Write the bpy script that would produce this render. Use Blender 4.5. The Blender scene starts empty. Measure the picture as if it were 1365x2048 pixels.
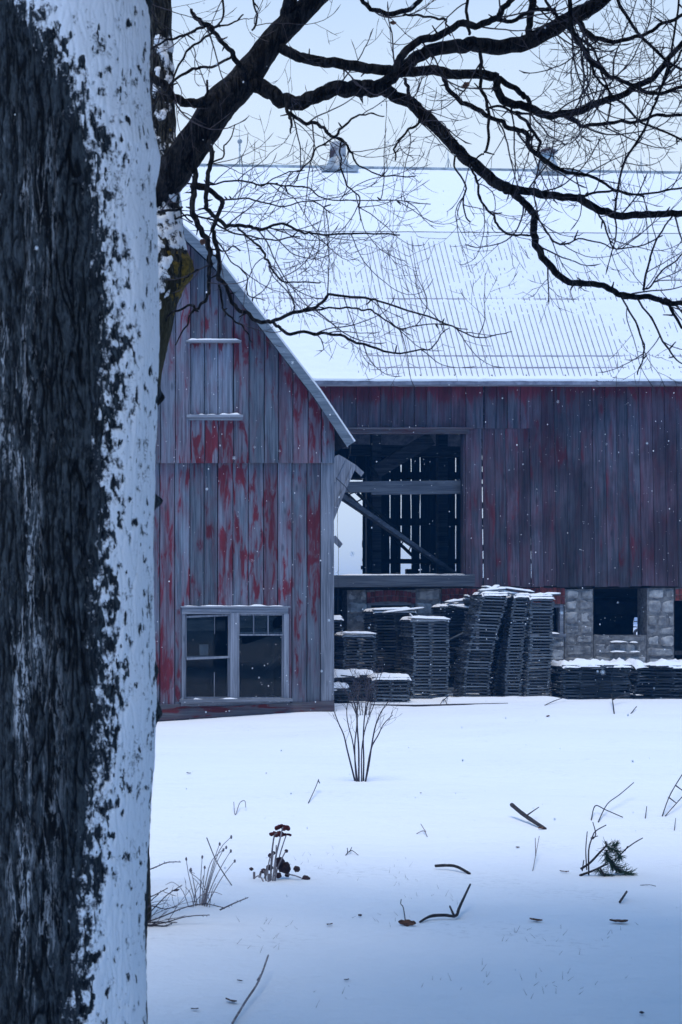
import bpy, math, random
from mathutils import Vector, noise, Matrix
R = random.Random(11)
V = Vector
sc = bpy.context.scene
HAZE = .0020; PINE = 200
COL = sc.collection
# ---------------------------------------------------------------- camera model
F = 3000.0; PX0 = -40.0; HY = 1240.0; EYE = 1.6
def P(px, py, d):            # a point of the place at distance d
    return V(((px - PX0) * d / F, d, EYE + (HY - py) * d / F))
def X(px, d): return (px - PX0) * d / F
def Z(py, d): return EYE + (HY - py) * d / F
def smooth(a, b, t):
    t = min(1, max(0, (t - a) / (b - a))); return t * t * (3 - 2 * t)
def lerp(a, b, t): return a + (b - a) * t
def interp(pts, t):
    if t <= pts[0][0]: return pts[0][1]
    for (a, b), (c, d) in zip(pts, pts[1:]):
        if t <= c: return b + (d - b) * (t - a) / (c - a)
    return pts[-1][1]
def nz(x, y=0, z=0): return noise.noise(V((x, y, z)))
def fbm(x, y, z, o=4):
    s = 0; a = 1; t = 0
    for i in range(o):
        s += a * noise.noise(V((x, y, z))); t += a; a *= .5; x *= 2.03; y *= 2.03; z *= 2.03
    return s / t
# ---------------------------------------------------------------- mesh builder
class MB:
    def __init__(s): s.v = []; s.f = []; s.rnd = []; s.pb = []
    def add(s, vs, fs, rnd=None, pb=0.0):
        o = len(s.v); s.v.extend([tuple(v) for v in vs])
        r = R.random() if rnd is None else rnd
        s.rnd.extend(r if isinstance(r, list) else [r] * len(vs))
        s.pb.extend(pb if isinstance(pb, list) else [pb] * len(vs))
        s.f.extend([tuple(i + o for i in f) for f in fs])
    def box(s, x0, x1, y0, y1, z0, z1, rnd=None, pb=0.0, j=0.0):
        vs = [(x, y, z) for x in (x0, x1) for y in (y0, y1) for z in (z0, z1)]
        if j: vs = [(a + R.uniform(-j, j), b + R.uniform(-j, j), c + R.uniform(-j, j)) for a, b, c in vs]
        s.add(vs, [(0, 1, 3, 2), (4, 6, 7, 5), (0, 4, 5, 1), (2, 3, 7, 6), (0, 2, 6, 4), (1, 5, 7, 3)], rnd, pb)
    def beam(s, a, b, w, h, up=(0, 0, 1), rnd=None, pb=0.0, w2=None, h2=None):
        a = V(a); b = V(b); t = (b - a).normalized(); u = V(up)
        sd = t.cross(u)
        if sd.length < 1e-4: sd = t.cross(V((0, 1, 0)))
        sd.normalize(); u = sd.cross(t).normalized()
        vs = []
        for p, ww, hh in ((a, w, h), (b, w2 or w, h2 or h)):
            for i, k in ((-1, -1), (1, -1), (1, 1), (-1, 1)):
                vs.append(p + sd * (i * ww / 2) + u * (k * hh / 2))
        s.add(vs, [(0, 1, 2, 3), (4, 7, 6, 5), (0, 4, 5, 1), (1, 5, 6, 2), (2, 6, 7, 3), (3, 7, 4, 0)], rnd, pb)
    def tube(s, pts, rad, n=6, rnd=None, cap=True):
        pts = [V(p) for p in pts]; m = len(pts)
        if not isinstance(rad, (list, tuple)): rad = [rad] * m
        t = (pts[1] - pts[0]).normalized()
        u = t.cross(V((0, 1, 0)));
        if u.length < .05: u = t.cross(V((1, 0, 0)))
        u.normalize(); vs = []; fs = []
        for i, p in enumerate(pts):
            if i: 
                t = (pts[min(i + 1, m - 1)] - pts[i - 1])
                if t.length < 1e-7: t = V((0, 0, 1))
                t.normalize()
                u = (u - t * u.dot(t))
                if u.length < 1e-5: u = t.orthogonal()
                u.normalize()
            w = t.cross(u)
            for k in range(n):
                a = 2 * math.pi * k / n
                vs.append(p + (u * math.cos(a) + w * math.sin(a)) * rad[i])
        for i in range(m - 1):
            for k in range(n):
                k2 = (k + 1) % n
                fs.append((i * n + k, i * n + k2, (i + 1) * n + k2, (i + 1) * n + k))
        if cap:
            fs.append(tuple(range(n - 1, -1, -1))); fs.append(tuple((m - 1) * n + k for k in range(n)))
        s.add(vs, fs, rnd)
    def blob(s, c, rx, ry, rz, amp=.15, sc_=3.0, nu=10, nv=7, rnd=None):
        c = V(c); vs = []; fs = []; sd = R.uniform(0, 50)
        for i in range(nv + 1):
            ph = math.pi * i / nv
            for k in range(nu):
                th = 2 * math.pi * k / nu
                d = V((math.sin(ph) * math.cos(th), math.sin(ph) * math.sin(th), math.cos(ph)))
                q = 1 + amp * noise.noise(d * sc_ + V((sd, 0, 0)))
                vs.append(c + V((d.x * rx, d.y * ry, d.z * rz)) * q)
        for i in range(nv):
            for k in range(nu):
                k2 = (k + 1) % nu
                fs.append((i * nu + k, (i + 1) * nu + k, (i + 1) * nu + k2, i * nu + k2))
        s.add(vs, fs, rnd)
    def height(s, xs, ys, fn, thr=0.0):
        """height field: fn(x,y) -> (point, thickness); cells thinner than thr everywhere are left out"""
        g = [[fn(x, y) for y in ys] for x in xs]; idx = {}; vs = []; fs = []
        def vid(i, k):
            if (i, k) not in idx: idx[i, k] = len(vs); vs.append(g[i][k][0])
            return idx[i, k]
        for i in range(len(xs) - 1):
            for k in range(len(ys) - 1):
                q = ((i, k), (i + 1, k), (i + 1, k + 1), (i, k + 1))
                if max(g[a][b][1] for a, b in q) > thr: fs.append(tuple(vid(a, b) for a, b in q))
        s.add(vs, fs)
    def build(s, name, mat, parent=None, origin=None, shade=False, label=None):
        root = parent
        while root is not None and root.parent is not None: root = root.parent
        o = V(root.location) if root is not None else V(origin or (0, 0, 0))
        me = bpy.data.meshes.new(name)
        me.from_pydata([(a - o.x, b - o.y, c - o.z) for a, b, c in s.v], [], s.f)
        a = me.attributes.new('rnd', 'FLOAT', 'POINT'); a.data.foreach_set('value', s.rnd)
        a = me.attributes.new('pb', 'FLOAT', 'POINT'); a.data.foreach_set('value', s.pb)
        me.materials.append(mat)
        if shade: me.polygons.foreach_set('use_smooth', [True] * len(me.polygons))
        me.update()
        ob = bpy.data.objects.new(name, me); COL.objects.link(ob)
        if parent is not None: ob.parent = parent
        else: ob.location = o
        if label: ob['label'] = label
        return ob
def tag(o, label, cat, group=None, kind=None):
    if label: o['label'] = label
    if cat: o['category'] = cat
    if group: o['group'] = group
    if kind: o['kind'] = kind
    return o
def thing(name, label, cat, loc=(0, 0, 0), group=None):
    o = bpy.data.objects.new(name, None); COL.objects.link(o); o.location = loc
    o.empty_display_size = .2
    return tag(o, label, cat, group)
def frange(a, b, n): return [a + (b - a) * i / n for i in range(n + 1)]
# ---------------------------------------------------------------- materials
def newmat(name):
    m = bpy.data.materials.new(name); m.use_nodes = True
    nt = m.node_tree; nt.nodes.clear()
    out = nt.nodes.new('ShaderNodeOutputMaterial'); b = nt.nodes.new('ShaderNodeBsdfPrincipled')
    nt.links.new(b.outputs[0], out.inputs[0])
    return m, nt, b
class NT:
    def __init__(s, nt): s.nt = nt
    def n(s, t, **k):
        x = s.nt.nodes.new(t)
        for a, b in k.items(): setattr(x, a, b)
        return x
    def l(s, a, b): s.nt.links.new(a, b)
    def math(s, op, a, b=0.0, clamp=False):
        x = s.n('ShaderNodeMath', operation=op, use_clamp=clamp)
        for i, q in enumerate((a, b)):
            if isinstance(q, (int, float)): x.inputs[i].default_value = q
            else: s.l(q, x.inputs[i])
        return x.outputs[0]
    def mix(s, fac, a, b, mode='MIX'):
        x = s.n('ShaderNodeMix', data_type='RGBA', blend_type=mode)
        for i, q in ((0, fac), (6, a), (7, b)):
            if isinstance(q, (int, float)): x.inputs[i].default_value = q
            elif isinstance(q, tuple): x.inputs[i].default_value = (*q, 1)
            else: s.l(q, x.inputs[i])
        return x.outputs[2]
    def noise(s, vec, scale=1, detail=6, rough=.55, dist=0.0):
        x = s.n('ShaderNodeTexNoise'); x.inputs['Scale'].default_value = scale
        x.inputs['Detail'].default_value = detail; x.inputs['Roughness'].default_value = rough
        x.inputs['Distortion'].default_value = dist
        s.l(vec, x.inputs['Vector']); return x.outputs['Fac']
    def coords(s, scale=(1, 1, 1), off=None, per=0.0):
        tc = s.n('ShaderNodeTexCoord'); v = tc.outputs['Object']
        if per:
            at = s.attr('rnd'); cb = s.n('ShaderNodeCombineXYZ')
            s.l(s.math('MULTIPLY', at, 37.0 * per), cb.inputs[0]); s.l(s.math('MULTIPLY', at, 91.0 * per), cb.inputs[2])
            ad = s.n('ShaderNodeVectorMath', operation='ADD'); s.l(v, ad.inputs[0]); s.l(cb.outputs[0], ad.inputs[1]); v = ad.outputs[0]
        mp = s.n('ShaderNodeMapping'); mp.inputs['Scale'].default_value = scale
        if off: mp.inputs['Location'].default_value = off
        s.l(v, mp.inputs['Vector']); return mp.outputs[0]
    def attr(s, name):
        a = s.n('ShaderNodeAttribute', attribute_name=name); return a.outputs['Fac']
    def ramp(s, fac, a, b):
        x = s.n('ShaderNodeMapRange'); x.inputs['From Min'].default_value = a; x.inputs['From Max'].default_value = b
        x.interpolation_type = 'SMOOTHSTEP'
        s.l(fac, x.inputs['Value']); return x.outputs[0]
    def bump(s, b, h, dist=.01, strength=.6):
        x = s.n('ShaderNodeBump'); x.inputs['Strength'].default_value = strength; x.inputs['Distance'].default_value = dist
        s.l(h, x.inputs['Height']); s.l(x.outputs[0], b.inputs['Normal'])
def m_wood(name, dark, light, paint=None, thr=.55, axis='z', var=.5, rough=.85, pw=.05, pscale=1.0, stain=0):
    m, nt, b = newmat(name); N = NT(nt)
    def sc3(a, l): return {'z': (a, a, l), 'x': (l, a, a), 'y': (a, l, a)}[axis]
    g = N.noise(N.coords(sc3(38, 1.3), per=1), 1, 8, .6, .3)
    w = N.noise(N.coords(sc3(7, .7), per=1), 1, 4, .6)
    col = N.mix(N.ramp(N.math('ADD', N.math('MULTIPLY', g, .6), N.math('MULTIPLY', w, .4)), .36, .62), dark, light)
    vo = N.n('ShaderNodeTexVoronoi'); vo.inputs['Scale'].default_value = 1.0
    N.l(N.coords(sc3(5, 1.6), per=1), vo.inputs['Vector'])
    kn = N.ramp(vo.outputs['Distance'], .16, .04)
    if paint:
        pn = N.noise(N.coords(sc3(8.5 * pscale, 1.7 * pscale), per=.8), 1, 9, .62, .55)
        pv = N.math('ADD', pn, N.attr('pb'))
        fac = N.ramp(pv, thr, thr + pw)
        fac = N.math('MULTIPLY', fac, N.ramp(g, .25, .42))
        pc = N.mix(N.ramp(w, .3, .7), tuple(c * .62 for c in paint), paint)
        wash = N.math('MULTIPLY', N.ramp(pv, thr - .16, thr + .02), .24)
        wash = N.math('ADD', wash, N.math('MULTIPLY', N.ramp(N.math('FRACT', N.math('MULTIPLY', N.attr('rnd'), 7.3)), .40, .95), .20))
        col = N.mix(wash, col, paint); col = N.mix(fac, col, pc)
    col = N.mix(N.math('MULTIPLY', kn, .55), col, tuple(c * .35 for c in dark))
    br = N.math('ADD', N.math('MULTIPLY', N.attr('rnd'), var), 1 - var / 2)
    if stain:      # damp weather stains, several boards wide
        st = N.noise(N.coords((1.1, 1.1, .55), off=(4, 2, 7)), 1, 5, .6, .4)
        br = N.math('MULTIPLY', br, N.math('ADD', N.math('MULTIPLY', N.ramp(st, .36, .62), .75), .62))
    mu = N.n('ShaderNodeVectorMath', operation='SCALE'); N.l(col, mu.inputs[0]); N.l(br, mu.inputs['Scale'])
    N.l(mu.outputs[0], b.inputs['Base Color']); b.inputs['Roughness'].default_value = rough
    b.inputs['Specular IOR Level'].default_value = .25
    N.bump(b, g, .008, .7)
    return m
def m_snow(name, bump=.02, sc_=9, col=(.86, .885, .93), tint=None):
    m, nt, b = newmat(name); N = NT(nt)
    a = N.noise(N.coords((1, 1, 1)), sc_, 7, .6)
    c = N.noise(N.coords((1, 1, 1)), sc_ * 7, 4, .6)
    h = N.math('ADD', a, N.math('MULTIPLY', c, .25))
    N.bump(b, h, bump, .5)
    b.inputs['Base Color'].default_value = (*col, 1); b.inputs['Roughness'].default_value = .75
    b.inputs['Specular IOR Level'].default_value = .2
    if tint:
        t = N.ramp(N.noise(N.coords((1, 1, 1)), .9, 6, .62), .5, .78)
        N.l(N.mix(t, col, tint), b.inputs['Base Color'])
    return m
def m_simple(name, c1, c2, scale=8, rough=.8, bump=.004, metal=0, var=.4, detail=6, stretch=(1, 1, 1), lo=.35, hi=.65):
    m, nt, b = newmat(name); N = NT(nt)
    a = N.noise(N.coords(stretch, per=1), scale, detail, .6)
    col = N.mix(N.ramp(a, lo, hi), c1, c2)
    br = N.math('ADD', N.math('MULTIPLY', N.attr('rnd'), var), 1 - var / 2)
    mu = N.n('ShaderNodeVectorMath', operation='SCALE'); N.l(col, mu.inputs[0]); N.l(br, mu.inputs['Scale'])
    N.l(mu.outputs[0], b.inputs['Base Color']); b.inputs['Roughness'].default_value = rough
    b.inputs['Metallic'].default_value = metal; b.inputs['Specular IOR Level'].default_value = .3
    if bump: N.bump(b, a, bump, .7)
    return m
def m_bark(name, dark, light, snowamt=.0, moss=None, sc_=1.0, furrow=False):
    m, nt, b = newmat(name); N = NT(nt)
    a = N.noise(N.coords((38 * sc_, 38 * sc_, 13 * sc_)), 1, 8, .7, .5)
    cr = N.noise(N.coords((17 * sc_, 17 * sc_, 2.6 * sc_), off=(3, 1, 4)), 1, 5, .55, .7)
    crack = N.ramp(N.math('ABSOLUTE', N.math('SUBTRACT', cr, .5)), .050, .010)
    f = N.noise(N.coords((85 * sc_, 85 * sc_, 30 * sc_)), 1, 6, .65)
    w = N.noise(N.coords((2.5, 2.5, .9)), 1, 3, .5)
    if furrow: crack = N.ramp(N.attr('rnd'), .75, .25)
    h = N.math('SUBTRACT', N.math('ADD', a, N.math('MULTIPLY', f, .45)), N.math('MULTIPLY', crack, .6))
    col = N.mix(N.ramp(a, .40, .60), dark, light)
    col = N.mix(N.math('MULTIPLY', N.ramp(f, .48, .66), .6), col, tuple(c * 1.9 for c in light))
    col = N.mix(N.math('MULTIPLY', crack, .95), col, tuple(c * .3 for c in dark))
    if moss:
        col = N.mix(N.math('MULTIPLY', N.ramp(w, .48, .62), .6), col, moss)
    if snowamt:
        sn = N.noise(N.coords((30, 30, 3.4), off=(5, 3, 1)), 1, 6, .62, .8)
        line = N.ramp(N.math('ABSOLUTE', N.math('SUBTRACT', sn, .52)), .034, .006)
        big = N.noise(N.coords((9, 9, 1.6), off=(2, 7, 1)), 1, 4, .6)
        k = N.math('MULTIPLY', N.math('MULTIPLY', line, N.ramp(big, .47, .60)), N.attr('pb'))
        k = N.math('ADD', k, N.math('MULTIPLY', N.math('MULTIPLY', N.ramp(f, .58, .68), N.ramp(big, .46, .62)), N.math('MULTIPLY', N.attr('pb'), .55)), True)
        col = N.mix(N.math('MULTIPLY', k, snowamt), col, (.8, .84, .9))
    N.l(col, b.inputs['Base Color']); b.inputs['Roughness'].default_value = .9
    b.inputs['Specular IOR Level'].default_value = .15
    N.bump(b, h, .014 / sc_, .9)
    return m
def m_ground():
    m, nt, b = newmat('snow_ground_surface'); N = NT(nt)
    a = N.noise(N.coords((1, 1.6, 1)), 2.6, 8, .62); c = N.noise(N.coords((1, 1, 1)), 26, 5, .6); d = N.noise(N.coords((.5, 1.3, 1)), 1.1, 5, .55)
    N.bump(b, N.math('ADD', N.math('ADD', a, N.math('MULTIPLY', c, .16)), N.math('MULTIPLY', d, .9)), .075, .55)
    patch = N.ramp(N.noise(N.coords((.8, 1.0, 1), off=(3, 5, 0)), 1, 3, .5), .50, .68); fine = N.ramp(N.noise(N.coords((1, 1.4, 1)), 17, 6, .7), .50, .72)
    N.l(N.mix(N.math('MULTIPLY', N.math('MULTIPLY', patch, fine), .55), (.86, .885, .93), (.48, .50, .54)), b.inputs['Base Color'])
    b.inputs['Roughness'].default_value = .75; b.inputs['Specular IOR Level'].default_value = .2
    return m
M = {}
M['annex'] = m_wood('annex_board_wood', (.048, .062, .082), (.155, .184, .232), (.135, .017, .025), thr=.560, var=.65, pw=.10)
M['hatch'] = m_wood('grey_hatch_wood', (.085, .100, .130), (.205, .235, .30), (.135, .017, .025), thr=.60, var=.35, pw=.10)
M['barn'] = m_wood('barn_board_wood', (.021, .025, .036), (.074, .074, .098), (.105, .019, .028), thr=.605, var=.6, pw=.13, pscale=.8, stain=1)
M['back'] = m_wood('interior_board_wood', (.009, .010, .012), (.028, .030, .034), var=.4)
M['trim'] = m_wood('grey_trim_wood', (.11, .125, .155), (.26, .28, .33), axis='z', var=.3)
M['trimx'] = m_wood('grey_trim_wood_across', (.10, .115, .145), (.26, .28, .325), axis='x', var=.3)
M['rake'] = m_wood('rake_board_wood', (.09, .115, .145), (.19, .23, .27), axis='x', var=.25)
M['base'] = m_wood('base_board_wood', (.045, .045, .055), (.115, .115, .13), (.11, .018, .02), thr=.58, axis='x', var=.4)
M['beam'] = m_wood('timber_beam', (.045, .055, .075), (.115, .135, .165), axis='x', var=.3)
M['fascia'] = m_wood('fascia_wood', (.05, .018, .026), (.10, .030, .040), axis='x', var=.3)
M['gutter'] = m_wood('gutter_wood', (.14, .14, .16), (.27, .26, .29), axis='x', var=.3)
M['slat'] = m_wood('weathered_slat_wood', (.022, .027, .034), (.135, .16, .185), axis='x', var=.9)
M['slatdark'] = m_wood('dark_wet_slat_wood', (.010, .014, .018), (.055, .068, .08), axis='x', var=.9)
M['snow'] = m_ground()
M['snowroof'] = m_snow('snow_roof_cover', .012, 7)
M['snowtrunk'] = m_snow('snow_stuck_on_bark', .004, 30)
def m_snowbark():
    m, nt, b = newmat('powder_snow_on_bark'); N = NT(nt)
    f = N.noise(N.coords((1, 1, 1)), 130, 4, .6); g = N.noise(N.coords((1, 1, .7)), 42, 6, .65)
    k = N.math('ADD', N.attr('pb'), N.math('ADD', N.math('MULTIPLY', N.math('SUBTRACT', f, .5), 1.3), N.math('MULTIPLY', N.math('SUBTRACT', g, .5), 2.1)))
    N.l(N.mix(N.ramp(k, -.22, .42), (.022, .027, .033), (.86, .885, .93)), b.inputs['Base Color'])
    b.inputs['Roughness'].default_value = .85; b.inputs['Specular IOR Level'].default_value = .1
    N.bump(b, N.math('ADD', g, N.math('MULTIPLY', f, .4)), .006, .5)
    return m
M['snowbark'] = m_snowbark()
M['snowcap'] = m_snow('snow_cap_surface', .01, 14)
M['bark'] = m_bark('rough_grey_bark', (.009, .012, .015), (.044, .055, .064), .78, furrow=True)
M['bark2'] = m_bark('mossy_grey_bark', (.012, .012, .011), (.055, .054, .048), 0, (.06, .055, .02), 1.3)
M['branch'] = m_bark('dark_branch_bark', (.004, .004, .005), (.024, .023, .024))
M['twig'] = m_simple('twig_bark', (.030, .026, .034), (.065, .055, .066), 30, .8, 0)
M['moss'] = m_simple('yellow_lichen', (.055, .042, .006), (.17, .115, .02), 45, .95, .01)
M['stone'] = m_simple('grey_foundation_stone', (.15, .155, .165), (.35, .355, .36), 5, .9, .02, var=.55)
M['mortar'] = m_simple('lime_mortar', (.10, .10, .105), (.20, .20, .2), 12, .95, .008)
M['brick'] = m_simple('old_red_brick', (.085, .020, .019), (.18, .042, .038), 9, .9, .006, var=.6)
M['metal'] = m_simple('galvanised_sheet', (.20, .22, .24), (.50, .54, .56), 3.5, .5, .004, .3, var=.2)
M['rust'] = m_simple('rusty_sheet', (.05, .028, .026), (.35, .36, .38), 3.0, .7, .004, .1, lo=.40, hi=.52)
M['roofmetal'] = m_simple('roof_sheet_metal', (.17, .17, .21), (.32, .32, .38), 5, .55, .002, .2)
M['iron'] = m_simple('dark_iron', (.02, .02, .025), (.05, .05, .055), 9, .6, .002)
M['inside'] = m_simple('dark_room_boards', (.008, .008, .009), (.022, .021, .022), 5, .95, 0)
M['paper'] = m_simple('faded_paper', (.30, .28, .29), (.42, .40, .41), 8, .9, 0)
M['shelf'] = m_simple('grey_inner_board', (.05, .055, .06), (.13, .13, .14), 3, .9, 0, stretch=(1, 4, 4))
M['stem'] = m_simple('dry_stem', (.15, .13, .14), (.32, .28, .29), 25, .85, 0)
M['stick'] = m_simple('wet_dead_stick', (.012, .011, .013), (.045, .038, .04), 30, .8, .002)
M['flower'] = m_simple('dried_flower_head', (.035, .006, .008), (.10, .018, .020), 60, .95, .006)
M['deadleaf'] = m_simple('curled_brown_leaf', (.05, .025, .018), (.16, .075, .045), 35, .85, .002)
M['darkleaf'] = m_simple('shrivelled_dark_leaf', (.02, .012, .018), (.06, .035, .042), 35, .85, .002)
M['needle'] = m_simple('pine_needles_green', (.012, .035, .028), (.035, .085, .06), 30, .6, 0, var=.8)
M['grass'] = m_simple('dry_grass_blade', (.16, .16, .17), (.30, .29, .29), 20, .9, 0, var=.6)
M['flake'] = m_snow('snowflake_white', .001, 5)
def m_glass():
    m = bpy.data.materials.new('dusty_window_glass'); m.use_nodes = True; nt = m.node_tree; nt.nodes.clear(); N = NT(nt)
    out = N.n('ShaderNodeOutputMaterial'); tr = N.n('ShaderNodeBsdfTransparent'); gl = N.n('ShaderNodeBsdfGlossy'); df = N.n('ShaderNodeBsdfDiffuse')
    gl.inputs['Roughness'].default_value = .03; tr.inputs['Color'].default_value = (.72, .78, .8, 1)
    df.inputs['Color'].default_value = (.2, .24, .28, 1)
    fr = N.n('ShaderNodeFresnel'); fr.inputs['IOR'].default_value = 1.3
    m1 = N.n('ShaderNodeMixShader'); m2 = N.n('ShaderNodeMixShader')
    N.l(fr.outputs[0], m1.inputs[0]); N.l(tr.outputs[0], m1.inputs[1]); N.l(gl.outputs[0], m1.inputs[2])
    du = N.math('MULTIPLY', N.ramp(N.noise(N.coords((2.2, 2.2, 4)), 1, 6, .6), .45, .75), .045)
    N.l(du, m2.inputs[0]); N.l(m1.outputs[0], m2.inputs[1]); N.l(df.outputs[0], m2.inputs[2]); N.l(m2.outputs[0], out.inputs[0])
    return m
M['glass'] = m_glass()

# ---------------------------------------------------------------- terrain
def gz(x, y):
    h = .15 * math.tanh((x - 4.3) / 2.6) * smooth(13, 24, y)
    near = smooth(60, 32, y)
    h += near * (.065 * fbm(x * .33, y * .33, 2.1, 3) + .010 * fbm(x * 1.7, y * 1.2, 5.5, 3) + .004 * nz(x * 5, y * 4, 1))
    h += near * .018 * math.sin(y * 1.9 + .35 * x + 2 * nz(x * .25, y * .3, 9)) * smooth(10, 18, y)
    return h
def G(px, py, it=6):
    z = 0
    for _ in range(it):
        d = (EYE - z) * F / max(20, (py - HY)); x = X(px, d); z = gz(x, d)
    return V((x, d, z))
PITS = []
def build_ground():
    xs = [-220, -120, -60, -30, -15, -8, -5] + frange(-3.5, 16, 150) + [17, 19, 22, 26, 32, 45, 70, 130, 260]
    ys = [-60, -30, -15, -8, -4, -1, 1, 3, 4.2] + frange(4.8, 12, 110) + frange(12.15, 32, 110) + [33, 35, 38, 42, 46, 50, 58, 70, 90, 130, 200, 320, 520, 900]
    pits = [(G(345, 1781), .20, .10)]
    mb = MB()
    def fn(x, y):
        z = gz(x, y)
        for c, r, dep in pits:
            q = math.hypot(x - c.x, (y - c.y)) / r
            if q < 2.2: z += -dep * math.exp(-q * q * 2.2) + dep * .35 * math.exp(-((q - 1.3) ** 2) * 6) * (1 if y > c.y else .3)
        return V((x, y, z)), 1
    mb.height(xs, ys, fn)
    o = mb.build('snow_ground', M['snow'], shade=True); tag(o, 'snow-covered yard in front of the barn', 'ground', kind='structure')
build_ground()

# ---------------------------------------------------------------- boards
def board(mb, x0, x1, y, th, z0, z1a, z1b=None, n=8, pbf=None, lean=0.0, wob=.004, z0b=None):
    """vertical plank, front face at y, top from z1a (left) to z1b (right)"""
    if z1b is None: z1b = z1a
    if z0b is None: z0b = z0
    r = R.random(); yo = R.uniform(-.006, .006); tw = R.uniform(-.006, .006); vs = []; pb = []
    s1 = R.uniform(0, 99); s2 = R.uniform(0, 99)
    for i in range(n + 1):
        t = i / n
        for k, (xx, zt, zb) in enumerate(((x0, z1a, z0), (x1, z1b, z0b))):
            zz = lerp(zb, zt, t)
            xo = xx + wob * nz(zz * 1.7 + (s1 if k else s2)) + lean * (zz - z0)
            for yy in (y + yo + (tw if k else -tw), y + yo + th):
                vs.append((xo, yy, zz)); pb.append(pbf((x0 + x1) / 2, zz, r) if pbf else 0.0)
    fs = []
    for i in range(n):
        a = i * 4; b = a + 4
        fs += [(a, a + 2, b + 2, b), (a + 1, b + 1, b + 3, a + 3), (a, b, b + 1, a + 1), (a + 2, a + 3, b + 3, b + 2)]
    fs += [(0, 1, 3, 2), (n * 4, n * 4 + 2, n * 4 + 3, n * 4 + 1)]
    mb.add(vs, fs, r, pb)
def planks(x0, x1, w, jit=.15):
    out = []; x = x0
    while x < x1 - .02:
        ww = w * R.uniform(1 - jit, 1 + jit); nx = min(x1, x + ww)
        if x1 - nx < w * .35: nx = x1
        out.append((x, nx)); x = nx
    return out

# ================================================================= MAIN BARN
BL, BR = -1.5, 22.0; YF, YB = 30.0, 42.0
barn = thing('barn', 'long weathered red barn with snow-covered gambrel roof and stone foundation', 'barn', (8, 30, 0))
EZ = 6.336; KZ = 9.856; RZ = 12.436
def ridge_z(x): return RZ - .016 * (x - 8.0) * (1 if x > -3 else 0)
def break_z(x): return KZ - .006 * (x - 8.0)
def main_pb(x, z, r):
    e = smooth(5.85, 6.2, z + .2 * nz(x * 2, z)) * .26
    big = .10 * fbm(x * .45, z * .35, 3.3, 3)
    patch = .12 * math.exp(-((x - 11.2) / .4) ** 2 - ((z - 5.3) / .5) ** 2) + .12 * math.exp(-((x - 11.7) / .3) ** 2 - ((z - 4.9) / .4) ** 2)
    patch += .10 * math.exp(-((x - 10.3) / .6) ** 2 - ((z - 4.4) / .8) ** 2) + .07 * math.exp(-((x - 12.9) / .35) ** 2 - ((z - 3.6) / .9) ** 2)
    return e + big + patch + (r - .5) * .05
fw = MB()
DX0, DX1 = 6.75, 9.72; DZ0, DZ1 = 2.45, Z(868, 30)
ZB = Z(1173, 30); ZT = EZ - .05
LZ = Z(857, 30)
x = BL; edges = []
# plank edges chosen so that open gaps fall where light comes through
marks = {10.08: .026, 10.81: .012, 11.04: .010, 12.06: .006}
px_edges = []
xx = BL
while xx < BR - .05:
    nx = xx + .24 * R.uniform(.9, 1.1)
    for mk in list(marks) + [DX0, DX1]:
        if abs(nx - mk) < .13: nx = mk
    px_edges.append((xx, min(nx, BR))); xx = nx
for a, b in px_edges:
    gl = .005; gr = .005
    for mk, g in marks.items():
        if abs(b - mk) < 1e-6: gr = g / 2
        if abs(a - mk) < 1e-6: gl = g / 2
    mid = (a + b) / 2; lean = -.016 * smooth(7, 12, mid)
    if DX0 < mid < DX1:
        board(fw, a + gl, b - gr, YF - .004, .026, DZ1 + .10, ZT, n=4, pbf=main_pb, wob=.002)
    elif DX1 < mid < X(1075, 30):
        board(fw, a + gl, b - gr, YF - .012, .026, LZ, ZT, n=4, pbf=main_pb, wob=.002)
        board(fw, a + gl, b - gr, YF + .012, .026, ZB + R.uniform(-.02, .015), LZ + .03, n=8, pbf=main_pb, lean=lean, wob=.003)
    else:
        board(fw, a + gl, b - gr, YF, .026, ZB + R.uniform(-.02, .015), ZT, n=12, pbf=main_pb, lean=lean, wob=.003)
fw.build('front_wall', M['barn'], barn)
# framing behind the front wall: girts and posts
gt = MB()
for z in (3.05, 3.9, 4.75, 5.65):
    for a, b in ((BL + .1, DX0 - .05), (DX1 + .05, BR - .1)): gt.box(a, b, YF + .045, YF + .17, z - .06, z + .06)
for z in (3.45, 4.3, 5.2):
    gt.box(DX1 + .05, DX1 + 1.6, YF + .045, YF + .12, z - .03, z + .03)
for xq in (DX0 - .12, DX1 + .12, 13.2, 16.8, 20.5, 3.6, 0.2): gt.box(xq - .1, xq + .1, YF + .18, YF + .4, ZB, ZT)
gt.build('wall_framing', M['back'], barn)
# header trim, sill
hd = MB(); hd.box(DX0 - .1, DX1 + .02, YF - .045, YF + .02, DZ1 - .004, DZ1 + .095)
hd.box(DX0 - .1, DX1 + .12, YF - .07, YF - .046, DZ1 + .088, DZ1 + .125)
hd.build('door_header', M['base'], barn)
jb = MB(); jb.box(DX1 - .01, DX1 + .10, YF - .035, YF - .008, ZB, DZ1 - .004); jb.box(DX1 - .045, DX1 - .012, YF + .0, YF + .18, DZ0 + .02, DZ1 - .01)
jb.build('door_jamb', M['barn'], barn)
sl = MB(); sl.beam((X(660, 29.9), 29.93, Z(1163, 30)), (X(946, 29.9), 29.93, Z(1161, 30)), .34, .235, pb=0); sl.build('sill_beam', M['beam'], barn)
ss = MB()
def _sf(x, y):
    t = .030 * smooth(X(668, 30), X(700, 30), x) * smooth(X(945, 30), X(915, 30), x) + .016 * nz(x * 3, y * 6, 4)
    t *= smooth(0, .06, y - 29.75) * smooth(0, .05, 30.12 - y)
    return V((x, y, Z(1151.2, 30) - .004 + t)), t
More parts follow.
